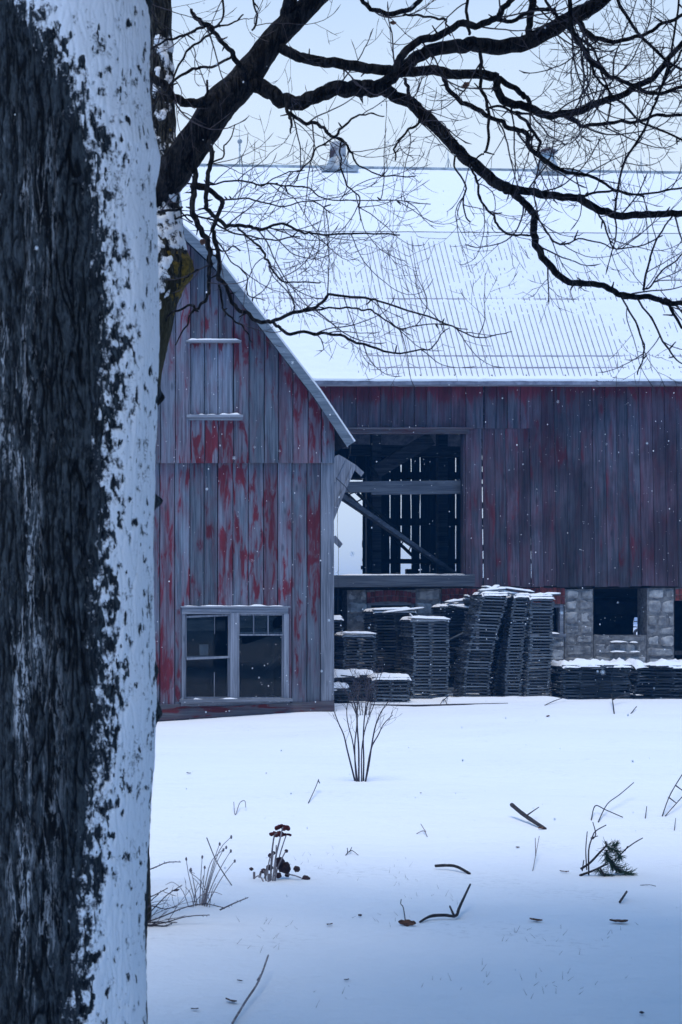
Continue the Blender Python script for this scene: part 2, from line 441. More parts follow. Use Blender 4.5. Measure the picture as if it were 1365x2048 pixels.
ss.height(frange(X(660, 30), X(946, 30), 60), frange(29.755, 30.11, 8), _sf, .002); ss.build('snow_on_sill', M['snowcap'], barn, shade=True)
# back wall with daylight gaps
bw = MB()
GAPS = {11.13: .038, 11.49: .024, 11.80: .026, 12.08: .024, 12.335: .020, 13.33: .022, 14.16: .20, 15.13: .10, 15.46: .06, 16.9: .03}
xx = BL
HX0, HX1 = 9.2, 10.72
while xx < BR - .05:
    nx = xx + .26 * R.uniform(.9, 1.1)
    for mk in list(GAPS) + [HX0, HX1]:
        if abs(nx - mk) < .16: nx = mk
    nx = min(nx, BR); gl = gr = .001
    for mk, g in GAPS.items():
        if abs(nx - mk) < 1e-6: gr = g / 2
        if abs(xx - mk) < 1e-6: gl = g / 2
    mid = (xx + nx) / 2; z0 = 2.2
    if HX0 < mid < HX1: z0 = Z(960, 42) + R.uniform(-.01, .01)
    elif 11.8 < mid < 12.1: z0 = 3.85 + R.uniform(-.1, .1)
    board(bw, xx + gl, nx - gr, YB, .025, z0, 6.4, n=10, wob=.013 if 10.5 < mid < 13 else .004)
    xx = nx
for _ in range(7):                      # jagged splinters along the rear doorway edge
    zz = R.uniform(2.6, 5.3); bw.box(HX1 - R.uniform(.01, .05), HX1 + .04, YB + .002, YB + .02, zz, zz + R.uniform(.05, .2))
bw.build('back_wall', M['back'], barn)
bg = MB()
for z, h in ((5.63, .20), (4.34, .20), (3.24, .13), (2.75, .05)):
    bg.box(HX1 + .06, BR - .2, YB - .16, YB - .012, z - h / 2, z + h / 2)
bg.box(BL + .2, HX0 - .05, YB - .16, YB - .012, 4.2, 4.4); bg.box(HX0 - .1, HX1 + .1, YB - .16, YB - .012, Z(957, 42), Z(938, 42))
for q in (HX1 + .12, 14.6, 17.6, 8.9, 5): bg.box(q - .09, q + .09, YB - .34, YB - .18, 2.4, 6.4)
bg.box(11.88, 12.10, YB - .3, YB - .1, 2.8, 3.02); bg.box(11.7, 12.2, YB - .1, YB - .02, 2.45, 2.84)
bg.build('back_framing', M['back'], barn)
# gable end walls
for nm, xe in (('end_wall', BL), ('end_wall', BR)):
    mb = MB(); r_ = .0
    for a, b in planks(YF + .03, YB - .0, .3):
        def top(y): return interp([(29.6, EZ), (32, KZ), (36, RZ), (40, KZ), (42.4, EZ)], y) - .22 - (.1 if xe > 0 else 0)
        vs = []
        for xq in (xe, xe + (.026 if xe < 0 else -.026)):
            vs += [(xq, a, 2.2), (xq, b - .004, 2.2), (xq, b - .004, top(b)), (xq, a, top(a))]
        mb.add(vs, [(0, 1, 2, 3), (7, 6, 5, 4), (0, 4, 5, 1), (1, 5, 6, 2), (2, 6, 7, 3), (3, 7, 4, 0)])
    mb.build(nm, M['barn'], barn)
# floor between basement and hay floor
fl = MB(); fl.box(BL + .05, BR - .05, YF + .03, YB - .02, 2.24, 2.44); fl.build('hay_floor', M['inside'], barn)
# inner timbers
br_ = MB(); br_.beam(P(750, 945, 33.5), P(860, 878, 33.5), .30, .30, up=(0, 1, 0))
br_.beam(P(700, 900, 35.5), P(945, 905, 35.5), .2, .25); br_.beam(P(752, 1150, 34), P(752, 860, 34), .2, .2); br_.beam(P(884, 1160, 36), P(884, 840, 36), .22, .22)
br_.build('inner_brace', M['beam'], barn)
cb = MB(); cb.beam(P(645, 975, 30.3), P(936, 972, 30.3), .16, .215); cb.beam(P(742, 987.5, 30.27), P(936, 985, 30.27), .1, .05)
cb.build('cross_beam', M['beam'], barn)
# fascia + gutter board
fa = MB(); fa.box(BL - .1, BR + .1, 29.70, 29.745, EZ - .10, EZ - .012); fa.build('fascia', M['fascia'], barn)
gu = MB()
for i in range(12):
    a = BL - .1 + i * (BR - BL + .2) / 12; b = a + (BR - BL + .2) / 12 - .004
    gu.beam((a, 29.66, EZ - .085 + R.uniform(-.008, .008)), (b, 29.66, EZ - .085 + R.uniform(-.008, .008)), .05, .062)
gu.build('gutter_board', M['gutter'], barn)
sf = MB(); sf.box(BL - .1, BR + .1, 29.746, 29.99, EZ - .06, EZ - .035); sf.build('soffit', M['fascia'], barn)
# roof
prof = [(29.6, lambda x: EZ), (32.0, break_z), (36.0, ridge_z), (40.0, break_z), (42.4, lambda x: EZ)]
XO0, XO1 = BL - .35, BR + .35
rf = MB()
for (ya, fa_), (yb, fb_) in zip(prof, prof[1:]):
    nxs = frange(XO0, XO1, 12)
    for a, b in zip(nxs, nxs[1:]):
        th = .09
        vs = [(a, ya, fa_(a) - .0), (b, ya, fa_(b)), (b, yb, fb_(b)), (a, yb, fb_(a)), (a, ya, fa_(a) - th), (b, ya, fa_(b) - th), (b, yb, fb_(b) - th), (a, yb, fb_(a) - th)]
        rf.add(vs, [(0, 1, 2, 3), (7, 6, 5, 4), (0, 4, 5, 1), (2, 6, 7, 3)] + ([(0, 3, 7, 4)] if a == nxs[0] else []) + ([(1, 5, 6, 2)] if b == nxs[-1] else []))
ROOF = rf.build('roof', M['roofmetal'], barn)
# corrugation ribs and sheet laps that poke through the snow
rb = MB(); n1 = V((0, -(KZ - EZ), 2.4)).normalized(); n2 = V((0, -(RZ - KZ), 4.0)).normalized()
def rpt(x, t, up=0):                          # t 0..1 lower slope, 1..2 upper slope
    if t <= 1: return V((x, lerp(29.6, 32, t), lerp(EZ, break_z(x), t))) + n1 * up
    return V((x, lerp(32, 36, t - 1), lerp(break_z(x), ridge_z(x), t - 1))) + n2 * up
xr = XO0 + .05; ribs = []
while xr < XO1: ribs.append(xr); xr += .112
for xr in ribs:
    for t0, t1, nn in ((.012, .985, n1), (1.03, 1.985, n2)):
        a = rpt(xr, t0, .008); b = rpt(xr, t1, .008); rb.beam(a, b, .016, .036, up=nn)
for t in (.53, .15, .075):
    for i in range(40):
        a = lerp(XO0, XO1, i / 40); b = lerp(XO0, XO1, (i + 1) / 40); rb.beam(rpt(a, t, .004), rpt(b, t, .004), .028, .034, up=n1)
rb.build('roof_ribs', M['roofmetal'], ROOF)
kb = MB(); kc = MB()
for i in range(30):
    a = lerp(XO0, XO1, i / 30); b = lerp(XO0, XO1, (i + 1) / 30)
    kb.beam(rpt(a, .997, .012), rpt(b, .997, .012), .03, .03, up=n1); kc.beam((a, 36, ridge_z(a) + .02), (b, 36, ridge_z(b) + .02), .16, .06)
kb.build('break_flashing', M['metal'], ROOF); kc.build('ridge_cap', M['metal'], ROOF)
def snow_roof(x, t):
    p = rpt(x, t); px = p.x / p.y * F + PX0; py = HY - (p.z - EYE) / p.y * F
    th = .034
    if t <= 1:
        s = smooth(590, 705, py) * smooth(700, 900, px) * smooth(1330, 1060, px) * 1.05
        s += .62 * smooth(470, 500, py) * smooth(1150, 700, px) + .25 * smooth(700, 760, px)
        s *= smooth(760, 742, py)
        s -= .8 * smooth(800, 620, px) * smooth(610, 720, py)
        s += .30 * smooth(.97, .9, t) * smooth(640, 760, px) + .55 * fbm(x * .8, t * 2.6, 7, 3)
        th -= .0118 * max(-1.2, min(1.25, s))
        th += .012 * smooth(752, 762, py)
        lap = math.exp(-((t - .53) / .006) ** 2) + .9 * math.exp(-((t - .15) / .006) ** 2) * smooth(700, 800, px) + .7 * math.exp(-((t - .075) / .006) ** 2) * smooth(900, 1000, px)
        th -= lap * (.009 + .014 * nz(x * 2.1, 3, 1))
    else:
        th = .040 + .006 * fbm(x * .8, t * 4, 3, 3) - .010 * smooth(1.8, 1.95, t) * (1 + nz(x * .9, 1, 4))
    th += .0065 * nz(x * 3.1, t * 55, 2) + .006 * nz(x * 10, t * 14, 6)
    return rpt(x, t, th), 1
sr = MB(); sr.height(frange(XO0, -1, 4) + frange(-.9, 2.5, 20) + frange(2.55, 15.5, 250) + frange(15.7, XO1, 20), frange(.0, 1, 105), snow_roof)
sr.height(frange(XO0, 2.5, 14) + frange(2.6, 17, 130) + frange(17.2, XO1, 12), frange(1.0001, 2, 40), snow_roof)
# snow lip at the eave
def lip(x, q): 
    t = 0.0; top = snow_roof(x, 0)[0]
    return top + (V((0, -.012, -.01)) * q if q < 1 else V((0, .01, -.05 - .01 * nz(x * 4)))), 1
sr.height(frange(XO0, XO1, 120), [0, .6, 1], lip)
for (ya, fa_), (yb, fb_) in zip(prof[2:], prof[3:]):
    sr.add([(XO0, ya, fa_(XO0) + .04), (XO1, ya, fa_(XO1) + .04), (XO1, yb, fb_(XO1) + .04), (XO0, yb, fb_(XO0) + .04)], [(0, 1, 2, 3)])
sr.build('snow_cover', M['snowroof'], ROOF, shade=True)
for px_ in (845, 913, 988, 1057, 1135, 1197, 1345, 770):
    sg = MB(); p = P(px_, 757, 29.62); sg.beam(p + V((0, 0, -.03)), p + V((-.035, .03, .075)), .028, .03); sg.build('snow_guard', M['iron'], ROOF)
# debris caught on the gutter
db = MB()
for _ in range(26):
    p = P(R.uniform(1190, 1245), R.uniform(757, 764), 29.6); q = p + V((R.uniform(-.16, .16), R.uniform(-.05, .05), R.uniform(-.01, .05))); db.tube([p, q], .006, 4)
db.build('caught_twigs', M['twig'], ROOF)
# ventilators
def lathe(mb, c, prof_, n=22, dent=0.0, sd=0):
    vs = []; fs = []
    for i, (r, z) in enumerate(prof_):
        for k in range(n):
            a = 2 * math.pi * k / n; q = 1 + dent * nz(math.cos(a) * 2 + sd, math.sin(a) * 2, z * 2)
            vs.append((c[0] + r * q * math.cos(a), c[1] + r * q * math.sin(a), c[2] + z))
    for i in range(len(prof_) - 1):
        for k in range(n):
            k2 = (k + 1) % n; fs.append((i * n + k, i * n + k2, (i + 1) * n + k2, (i + 1) * n + k))
    mb.add(vs, fs)
for px_, kind in ((676, 0), (1094, 1)):
    c = V((X(px_, 36), 36, ridge_z(X(px_, 36)) - .02)); s = 36 / 3000
    mb = MB()
    if kind == 0:
        lathe(mb, c, [(.36, -.10), (.37, -.02), (.30, .02), (.27, .10), (.23, .20), (.19, .27)], dent=.05)
        mb.box(c.x - .46, c.x + .40, 35.6, 36.4, c.z - .14, c.z - .02, j=.02)
        vb = mb.build('ventilator', M['metal'], ROOF, shade=False)
        mb = MB(); lathe(mb, c, [(.185, .27), (.19, .34), (.185, .62), (.17, .64), (.0, .64)], dent=.09, sd=4)
        mb.build('ventilator_stack', M['rust'], ROOF, shade=True)
    else:
        lathe(mb, c, [(.34, -.14), (.33, -.02), (.27, .12), (.20, .26), (.17, .34), (.17, .44)], dent=.05, sd=8)
        mb.box(c.x - .40, c.x + .40, 35.6, 36.4, c.z - .16, c.z - .03, j=.02)
        vb = mb.build('ventilator', M['metal'], ROOF, shade=True)
        mb = MB(); lathe(mb, c, [(.16, .44), (.25, .47), (.24, .52), (.10, .58), (.02, .60), (.02, .68), (0, .68)], dent=.05)
        mb.build('ventilator_cap', M['rust'], ROOF, shade=True)
for px_, top_, ball in ((480, 246, 283), (897, 288, 0), (1283, 300, 0)):
    x_ = X(px_, 36); b_ = V((x_, 36, ridge_z(x_))); t_ = V((x_ - .01, 36, Z(top_, 36)))
    mb = MB(); mb.tube([b_, (b_ + t_) / 2, t_], [.016, .010, .004], 5)
    for dx in (-.09, .09): mb.tube([b_ + V((dx, 0, 0)), b_ + V((0, 0, .32))], .007, 4)
    if ball: mb.blob((x_, 36, Z(ball, 36)), .06, .06, .06, 0); mb.tube([(x_, 36, Z(303, 36)), (x_, 36, Z(289, 36))], .022, 6)
    mb.build('lightning_rod', M['metal'], ROOF, shade=True)

# ---- stone foundation
def stones(mb, x0, x1, z0, z1, y, rh=(.13, .30), sw=(.22, .60), depth=.10, bulge=.022, gap=.014, rough=.045, nx=8, nz_=6):
    z = z0
    while z < z1 - .03:
        h = R.uniform(*rh); zt = min(z1, z + h)
        if z1 - zt < rh[0] * .6: zt = z1
        xq = x0
        while xq < x1 - .02:
            w = R.uniform(*sw); xt = min(x1, xq + w)
            if x1 - xt < sw[0] * .6: xt = x1
            r = R.random(); sd = R.uniform(0, 99); yo = R.uniform(-.02, .02); vs = []; fs = []
            j = [R.uniform(-.5, .5) * gap * 2.6 for _ in range(4)]
            a0, a1, c0, c1 = xq + gap / 2 + abs(j[0]), xt - gap / 2 - abs(j[1]), z + gap / 2 + abs(j[2]), zt - gap / 2 - abs(j[3])
            tl = [R.uniform(-.06, .06) for _ in range(4)]
            for i in range(nx + 1):
                for k in range(nz_ + 1):
                    u = i / nx; v = k / nz_
                    e = min(1, min(u, 1 - u) * (a1 - a0) / .05) ; e2 = min(1, min(v, 1 - v) * (c1 - c0) / .04); ed = math.sqrt(max(0, e * e2))
                    xx_ = lerp(a0, a1, u); zz_ = lerp(c0, c1, v) + (u - .5) * tl[0] * (1 if v > .5 else -.3)
                    cut = (.02 if (i in (0, nx) and k in (0, nz_)) else 0)
                    xx_ += (cut if i == 0 else -cut if i == nx else 0); zz_ += (cut if k == 0 else -cut if k == nz_ else 0)
                    yy_ = y + yo - bulge * ed + rough * (fbm(xx_ * 6 + sd, zz_ * 6, sd, 3) + .5 * abs(nz(xx_ * 11 + sd, zz_ * 11))) + (.02 if ed == 0 else 0)
                    vs.append((xx_, yy_, zz_))
            for i in range(nx):
                for k in range(nz_):
                    a = i * (nz_ + 1) + k; fs.append((a, a + nz_ + 1, a + nz_ + 2, a + 1))
            # skirts
            ring = [i * (nz_ + 1) for i in range(nx + 1)] + [nx * (nz_ + 1) + k for k in range(1, nz_ + 1)] + [i * (nz_ + 1) + nz_ for i in range(nx - 1, -1, -1)] + [k for k in range(nz_ - 1, 0, -1)]
            o = len(vs); vs += [(vs[q][0], y + depth, vs[q][2]) for q in ring]
            for q in range(len(ring)):
                q2 = (q + 1) % len(ring); fs.append((ring[q2], ring[q], o + q, o + q2))
            mb.add(vs, fs, r); xq = xt
        z = zt
def xf(px): return X(px, 30)
def zf(py): return Z(py, 30)
fd = MB(); mo = MB(); bk = MB()
YS = 30.06
def wallrect(pxa, pxb, pya, pyb, **k):
    a, b, t, l = xf(pxa), xf(pxb), zf(pya), zf(pyb); fd = MB(); mo = MB()
    stones(fd, a, b, l, t, YS, **k); mo.box(a + .006, b - .006, YS + .005, YS + .45, l, t - .002)
    fo = fd.build('stone_wall', M['stone'], barn); mo.build('mortar', M['mortar'], fo)
G0 = 1440
wallrect(40, 668, 1176, G0, nx=3, nz_=3)
wallrect(696, 737, 1180, G0)
wallrect(737, 832, 1300, G0, nx=3, nz_=3)
wallrect(833, 885, 1177, G0)
wallrect(885, 1096, 1300, G0, nx=3, nz_=3)
wallrect(1100, 1132, 1270, G0); wallrect(1132, 1190, 1178, 1270, sw=(.26, .34)); wallrect(1132, 1190, 1270, G0)
wallrect(1190, 1297, 1270, G0); wallrect(1297, 1352, 1176, 1270, sw=(.2, .36)); wallrect(1297, 1352, 1270, G0)
wallrect(1420, 1560, 1176, G0); wallrect(1560, 1680, 1290, G0); wallrect(1680, 2160, 1176, G0, nx=3, nz_=3)
def bricks(pxa, pxb, pya, pyb, arch=0.0):
    n = max(3, int((pxb - pxa) / 8.0)); bk = MB(); mo2 = MB(); a0 = xf(pxa); a1 = xf(pxb)
    for row in range(2):
        for i in range(n):
            u0 = i / n; u1 = (i + 1) / n; um = (u0 + u1) / 2
            dz = -arch * (2 * um - 1) ** 2
            zt = zf(lerp(pya, pyb, row / 2)) + dz; zb = zf(lerp(pya, pyb, (row + 1) / 2)) + dz
            bk.box(lerp(a0, a1, u0) + .006, lerp(a0, a1, u1) - .006, YS - .03 + R.uniform(-.006, .006), YS + .1, zb + .006, zt - .006, j=.003)
    mo2.box(a0, a1, YS - .012, YS + .4, zf(pyb) - arch * .4, zf(pya)); bo = bk.build('brick_lintel', M['brick'], barn); mo2.build('mortar', M['mortar'], bo)
bricks(735, 833, 1180, 1203, .05); bricks(885, 962, 1176, 1201, .02); bricks(1030, 1132, 1174, 1207, .02); bricks(1353, 1420, 1176, 1200, .02)
lt = MB(); lt.box(xf(1186), xf(1302), YS - .03, YS + .3, zf(1175.5), zf(1170)); lt.build('opening_lintel', M['back'], barn)
lt = MB(); lt.box(xf(1352), xf(1420), YS + .0, YS + .3, zf(1310), zf(1302)); lt.build('threshold', M['back'], barn)
def wframe(a, b, t, l, w=.07, y=YS + .03):
    a, b, t, l = xf(a), xf(b), zf(t), zf(l); wf = MB()
    wf.box(a, a + w, y, y + .12, l, t); wf.box(b - w, b, y, y + .12, l, t); wf.box(a + w, b - w, y, y + .12, t - w, t); wf.box(a - .03, b + .03, y - .06, y + .12, l - .06, l)
    wf.build('basement_window_frame', M['trimx'], barn)
wframe(738, 832, 1203.5, 1300); wframe(888, 962, 1202, 1300); wframe(1036, 1131, 1208, 1268)
# snow lying on stone ledges
lg = MB()
for (a, b, yy) in ((1222, 1257, 1284), (1222, 1254, 1303.5), (1262, 1280, 1304), (1262, 1276, 1285), (1092, 1120, 1267)):
    def f_(x, y, a=a, b=b, yy=yy):
        u = (x - xf(a)) / (xf(b) - xf(a)); t = .03 * math.sin(math.pi * min(1, max(0, u))) ** .6 * smooth(29.97, 30.0, y) + .01 * nz(x * 9, y * 9) - .004
        return V((x, y, zf(yy) + t)), t
    lg.height(frange(xf(a), xf(b), 14), frange(29.96, 30.1, 5), f_, .001)
lg.build('snow_on_ledge', M['snowcap'], barn, shade=True)['kind'] = 'stuff'
# basement back and inner walls
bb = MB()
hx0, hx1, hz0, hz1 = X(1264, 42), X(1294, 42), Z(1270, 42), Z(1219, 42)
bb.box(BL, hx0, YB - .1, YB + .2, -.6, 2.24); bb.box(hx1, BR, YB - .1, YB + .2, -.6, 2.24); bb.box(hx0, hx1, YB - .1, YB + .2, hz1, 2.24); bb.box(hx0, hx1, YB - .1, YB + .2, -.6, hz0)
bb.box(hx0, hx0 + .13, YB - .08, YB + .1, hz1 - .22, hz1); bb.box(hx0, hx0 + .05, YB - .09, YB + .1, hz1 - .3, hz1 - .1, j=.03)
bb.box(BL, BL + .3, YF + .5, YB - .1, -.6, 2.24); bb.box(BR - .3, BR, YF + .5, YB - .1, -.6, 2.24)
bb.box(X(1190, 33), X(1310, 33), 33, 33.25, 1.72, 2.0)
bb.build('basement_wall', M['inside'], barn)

# ================================================================= ANNEX
YA = 25.0
annex = thing('barn_annex', 'red-flecked grey gabled annex with broken lower window joined to the barn', 'outbuilding', (2.75, 25, 0))
def xa(px): return X(px, YA)
def za(py): return Z(py, YA)
APX = xa(290)
rake = [(290, 398), (350, 455), (430, 530), (530, 660), (630, 790), (697, 890)]
rk = [(xa(a) - APX, za(b)) for a, b in rake]
def rake_z(x): return interp(rk, abs(x - APX))
ARX = xa(668); ALX = 2 * APX - ARX
AZ = za(927)
def annex_pb(x, z, r):
    px = x / YA * F + PX0; py = HY - (z - EYE) / YA * F
    b = .05 * fbm(x * .9, z * .6, 8.1, 3) + (r - .5) * .06
    for (cx, cy, sx, sy, k) in ((415, 885, 35, 45, .15), (470, 880, 18, 60, .11), (450, 960, 60, 40, .13), (520, 1100, 45, 70, .09), (440, 1080, 35, 50, .09),
                                (550, 1180, 40, 40, .09), (625, 1060, 14, 90, .15), (330, 1330, 30, 50, .12), (630, 1170, 20, 60, .10), (425, 650, 30, 30, .14),
                                (480, 720, 25, 60, .11), (540, 640, 60, 50, .12), (610, 800, 50, 60, .06), (655, 880, 20, 40, .13), (400, 1190, 80, 20, .05), (530, 1010, 20, 60, .10),
                                (345, 1100, 14, 130, .08), (590, 1260, 12, 70, .08), (430, 835, 60, 12, .10)):
        b += k * math.exp(-((px - cx) / sx) ** 2 - ((py - cy) / sy) ** 2)
    for (cx, cy, sx, sy, k) in ((430, 760, 40, 55, .12), (345, 800, 25, 120, .10), (570, 880, 30, 60, .05), (375, 1050, 25, 80, .05), (655, 1100, 12, 300, .2)):
        b -= k * math.exp(-((px - cx) / sx) ** 2 - ((py - cy) / sy) ** 2)
    return b
WX0, WX1, WZ0, WZ1 = xa(364), xa(576), za(1404), za(1215)
HX0a, HX1a, HZ0a, HZ1a = xa(378), xa(478), za(830), za(686)
aw = MB(); ah = MB()
pl = []
xq = ARX - xa(0) * 0 
xq = xa(668) - .22
pl.append((xq, ARX))
while xq > ALX + .05:
    nxq = xq - .24 * R.uniform(.93, 1.07); pl.append((max(nxq, ALX), xq)); xq = nxq
for a, b in pl:
    g = .0075; mid = (a + b) / 2
    za_ = rake_z(a) - .10; zb_ = rake_z(b) - .10
    if HX0a - .02 < mid < HX1a + .02:
        board(aw, a + g, b - g, YA - .075, .03, AZ, HZ0a, n=6, pbf=annex_pb)
        board(aw, a + g, b - g, YA - .075, .03, HZ1a, za_, zb_, n=5, pbf=annex_pb)
        board(ah, a + g, b - g, YA - .034, .022, HZ0a - .05, HZ1a + .05, n=8, pbf=lambda x, z, r: -.06 + .24 * smooth(HZ1a - .16, HZ1a - .02, z) + .03 * r)
    else:
        board(aw, a + g, b - g, YA - .075, .03, AZ + R.uniform(-.004, .004), za_, zb_, n=9, pbf=annex_pb)
aw.build('gable_siding', M['annex'], annex); ah.build('hatch_door', M['hatch'], annex)
al = MB()
for a, b in pl:
    g = .0075; mid = (a + b) / 2
    if mid > ARX - .2: continue
    if b > WX0 and a < WX1:
        a2, b2 = a, b
        board(al, a + g, b - g, YA, .026, WZ1 - .03, AZ + .06, n=10, pbf=annex_pb)
        board(al, a + g, b - g, YA, .026, za(1455), WZ0 - .0, n=2, pbf=annex_pb)
        if a < WX0: board(al, a + g, WX0, YA, .026, WZ0 - .01, WZ1 - .02, n=6, pbf=annex_pb)
        if b > WX1: board(al, WX1, b - g, YA, .026, WZ0 - .01, WZ1 - .02, n=6, pbf=annex_pb)
    else:
        board(al, a + g, b - g, YA, .026, za(1455), AZ + .06, n=14, pbf=annex_pb)
al.build('lower_siding', M['annex'], annex)
cbd = MB(); board(cbd, ARX - .215, ARX, YA - .028, .05, za(1435), AZ + .02, n=10); cbd.build('corner_board', M['trim'], annex)
bsd = MB()
bsd.beam((ALX, YA - .035, za(1452)), (ARX - .0, YA - .035, za(1411)), .03, .17, pb=.03); bsd.beam((ALX, YA - .015, za(1424)), (xa(585), YA - .015, za(1409)), .03, .10, pb=.05)
bsd.build('base_board', M['base'], annex)
# hatch ledges
hl = MB(); hl.box(HX0a - .06, HX1a + .02, YA - .15, YA - .052, HZ1a - .012, HZ1a + .022); hl.build('hatch_ledge', M['trimx'], annex)
hl = MB(); hl.box(HX0a - .05, HX1a + .05, YA - .13, YA - .052, HZ0a - .055, HZ0a - .01); hl.box(HX0a - .02, HX1a + .05, YA - .09, YA - .053, HZ0a - .1, HZ0a - .056)
hl.build('hatch_sill', M['trimx'], annex)
hl = MB(); hl.box(HX1a - .005, HX1a + .035, YA - .08, YA - .056, HZ0a, HZ1a - .014); hl.build('hatch_edge', M['annex'], annex)
def snowstrip(mb, x0, x1, y0, y1, zb, th, seed, fr=5.0, cut=0.0):
    def f(x, y):
        u = (x - x0) / (x1 - x0); v = (y - y0) / (y1 - y0)
        t = th * min(1, u * 14, (1 - u) * 14) * min(1, v * 4, (1 - v) * 6 + .4) * (1 - cut + cut * 2 * (nz(x * fr, seed, 2) + .2)) + th * .25 * nz(x * 14, y * 20, seed)
        return V((x, y, zb + t - .003)), t - .003
    mb.height(frange(x0, x1, max(8, int((x1 - x0) / .035))), frange(y0, y1, 5), f, 0)
s_ = MB(); snowstrip(s_, HX0a - .05, HX1a + .01, YA - .148, YA - .06, HZ1a + .022, .035, 3)
snowstrip(s_, HX0a - .02, HX1a + .03, YA - .128, YA - .06, HZ0a - .01, .035, 8, 6, .9)
snowstrip(s_, WX0 + .1, WX1 - .03, YA - .10, YA - .02, za(1402), .05, 5, 3, .4); snowstrip(s_, WX0, WX1 + .02, YA - .06, YA + .0, WZ1 + .022, .022, 9, 4, .6)
s_.build('snow_on_ledge', M['snowcap'], annex, shade=True)['kind'] = 'stuff'
# window
WIN = MB()
yw = YA - .03
WIN.box(WX0, WX1, yw - .01, yw + .10, za(1228), WZ1 + .02); WIN.box(WX0 - .02, WX1 + .03, yw - .03, yw + .1, WZ1 - .0, WZ1 + .022)
WINo = WIN.build('window', M['trimx'], annex)
w2 = MB(); w2.box(WX0 - .0, xa(369.5), yw, yw + .1, za(1398), za(1228.2)); w2.build('frame', M['trim'], WINo); w2 = MB(); w2.box(xa(568), WX1 + .01, yw - .006, yw + .1, za(1404), za(1228.2)); w2.build('frame', M['trim'], WINo)
w2 = MB(); w2.box(xa(460.5), xa(477), yw - .03, yw + .1, za(1401), za(1226)); w2.build('mullion', M['trim'], WINo)
w2 = MB(); w2.beam((xa(358), yw - .03, za(1401)), (xa(582), yw - .03, za(1399)), .2, .045); w2.box(xa(362), xa(580), yw + .0, yw + .03, za(1412), za(1403)); w2.build('sill', M['trimx'], WINo)
sa = MB()
def sash(x0, x1, t, l, w=.032, y=YA + .0, skew=0.0, bars=(), hb=()):
    a, b = xa(x0), xa(x1); T, L = za(t), za(l)
    sa.box(a, a + w, y, y + .035, L, T); sa.box(b - w, b, y, y + .035, L, T)
    sa.beam((a + w, y + .0175, T - w / 2 - skew), (b - w, y + .0175, T - w / 2), .035, w); sa.beam((a + w, y + .0175, L + w / 2 - skew), (b - w, y + .0175, L + w / 2), .035, w * 1.2)
    for q in bars: sa.box(xa(q) - .009, xa(q) + .009, y + .006, y + .03, L + w, T - w)
sash(370, 460.5, 1228.3, 1316, skew=.03); sash(369.6, 460.5, 1312, 1398, y=YA + .04, bars=())
sash(477.2, 568, 1228.3, 1271, .022, bars=(508, 537)); sash(477.2, 568, 1264, 1398, .026, y=YA + .04)
sa.build('sash', M['trim'], WINo)
tb = MB(); tb.box(xa(430) - .005, xa(430) + .005, YA + .05, YA + .06, za(1394), za(1345)); tb.box(xa(430) - .004, xa(430) + .004, YA + .012, YA + .02, za(1268), za(1232)); tb.build('muntin', M['trim'], WINo)
def pane(pts, y):
    mb = MB(); n = len(pts); vs = [(xa(a), y, za(b)) for a, b in pts] + [(xa(a), y + .004, za(b)) for a, b in pts]
    mb.add(vs, [tuple(range(n))[::-1], tuple(range(n, 2 * n))] + [(i, (i + 1) % n, n + (i + 1) % n, n + i) for i in range(n)])
    return mb.build('pane', M['glass'], WINo)
pane([(373, 1232), (458, 1232), (458, 1313), (373, 1313)], YA + .016)
pane([(372, 1316), (458, 1316), (458, 1394), (372, 1394)], YA + .056)
pane([(480, 1231), (507, 1231), (507, 1268), (480, 1268)], YA + .016); pane([(509, 1231), (536, 1231), (536, 1268), (509, 1268)], YA + .016)
pane([(538, 1231), (552, 1231), (554, 1236), (545, 1241), (544, 1256), (566, 1257), (566, 1268), (538, 1268)], YA + .016)
pane([(480, 1268), (480, 1274), (486, 1276), (484, 1287), (494, 1288), (520, 1279), (531, 1277), (534, 1274), (566, 1272), (566, 1394), (480, 1394)], YA + .056)
# grey boards and a pale card behind the panes
ins = MB(); ins.box(xa(366), xa(458), YA + .35, YA + .40, za(1262), za(1240)); ins.box(xa(482), xa(545), YA + .5, YA + .54, za(1256), za(1226)); ins.build('inner_board', M['shelf'], annex)
pp = MB(); pp.add([P(399, 1289, 25.15), P(417.5, 1288.5, 25.16), P(417, 1311, 25.14), P(399.5, 1311, 25.15), P(399, 1289, 25.154), P(417.5, 1288.5, 25.164), P(417, 1311, 25.144), P(399.5, 1311, 25.154)],
   [(0, 1, 2, 3), (7, 6, 5, 4), (0, 4, 5, 1), (1, 5, 6, 2), (2, 6, 7, 3), (3, 7, 4, 0)])
tag(pp.build('paper_card', M['paper'], None, origin=P(408, 1300, 25.15)), 'small pale card propped behind the upper left window pane', 'card')
ir = MB()
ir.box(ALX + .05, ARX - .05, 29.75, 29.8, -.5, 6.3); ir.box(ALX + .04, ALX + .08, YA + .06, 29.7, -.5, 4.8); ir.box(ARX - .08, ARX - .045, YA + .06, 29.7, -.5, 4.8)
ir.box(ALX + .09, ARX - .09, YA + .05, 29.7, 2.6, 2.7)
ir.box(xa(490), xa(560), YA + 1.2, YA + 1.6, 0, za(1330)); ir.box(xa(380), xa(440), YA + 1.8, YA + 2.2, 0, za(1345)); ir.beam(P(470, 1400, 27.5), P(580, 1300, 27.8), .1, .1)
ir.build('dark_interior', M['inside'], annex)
# annex side walls
for xs_ in (ARX, ALX):
    mb = MB(); s = 1 if xs_ > APX else -1
    for a, b in planks(YA + .03, 29.92, .26):
        mb.box(xs_ - .026 if s > 0 else xs_, xs_ if s > 0 else xs_ + .026, a, b - .005, -.4, rake_z(ARX) - .12)
    mb.build('side_wall', M['annex'], annex)
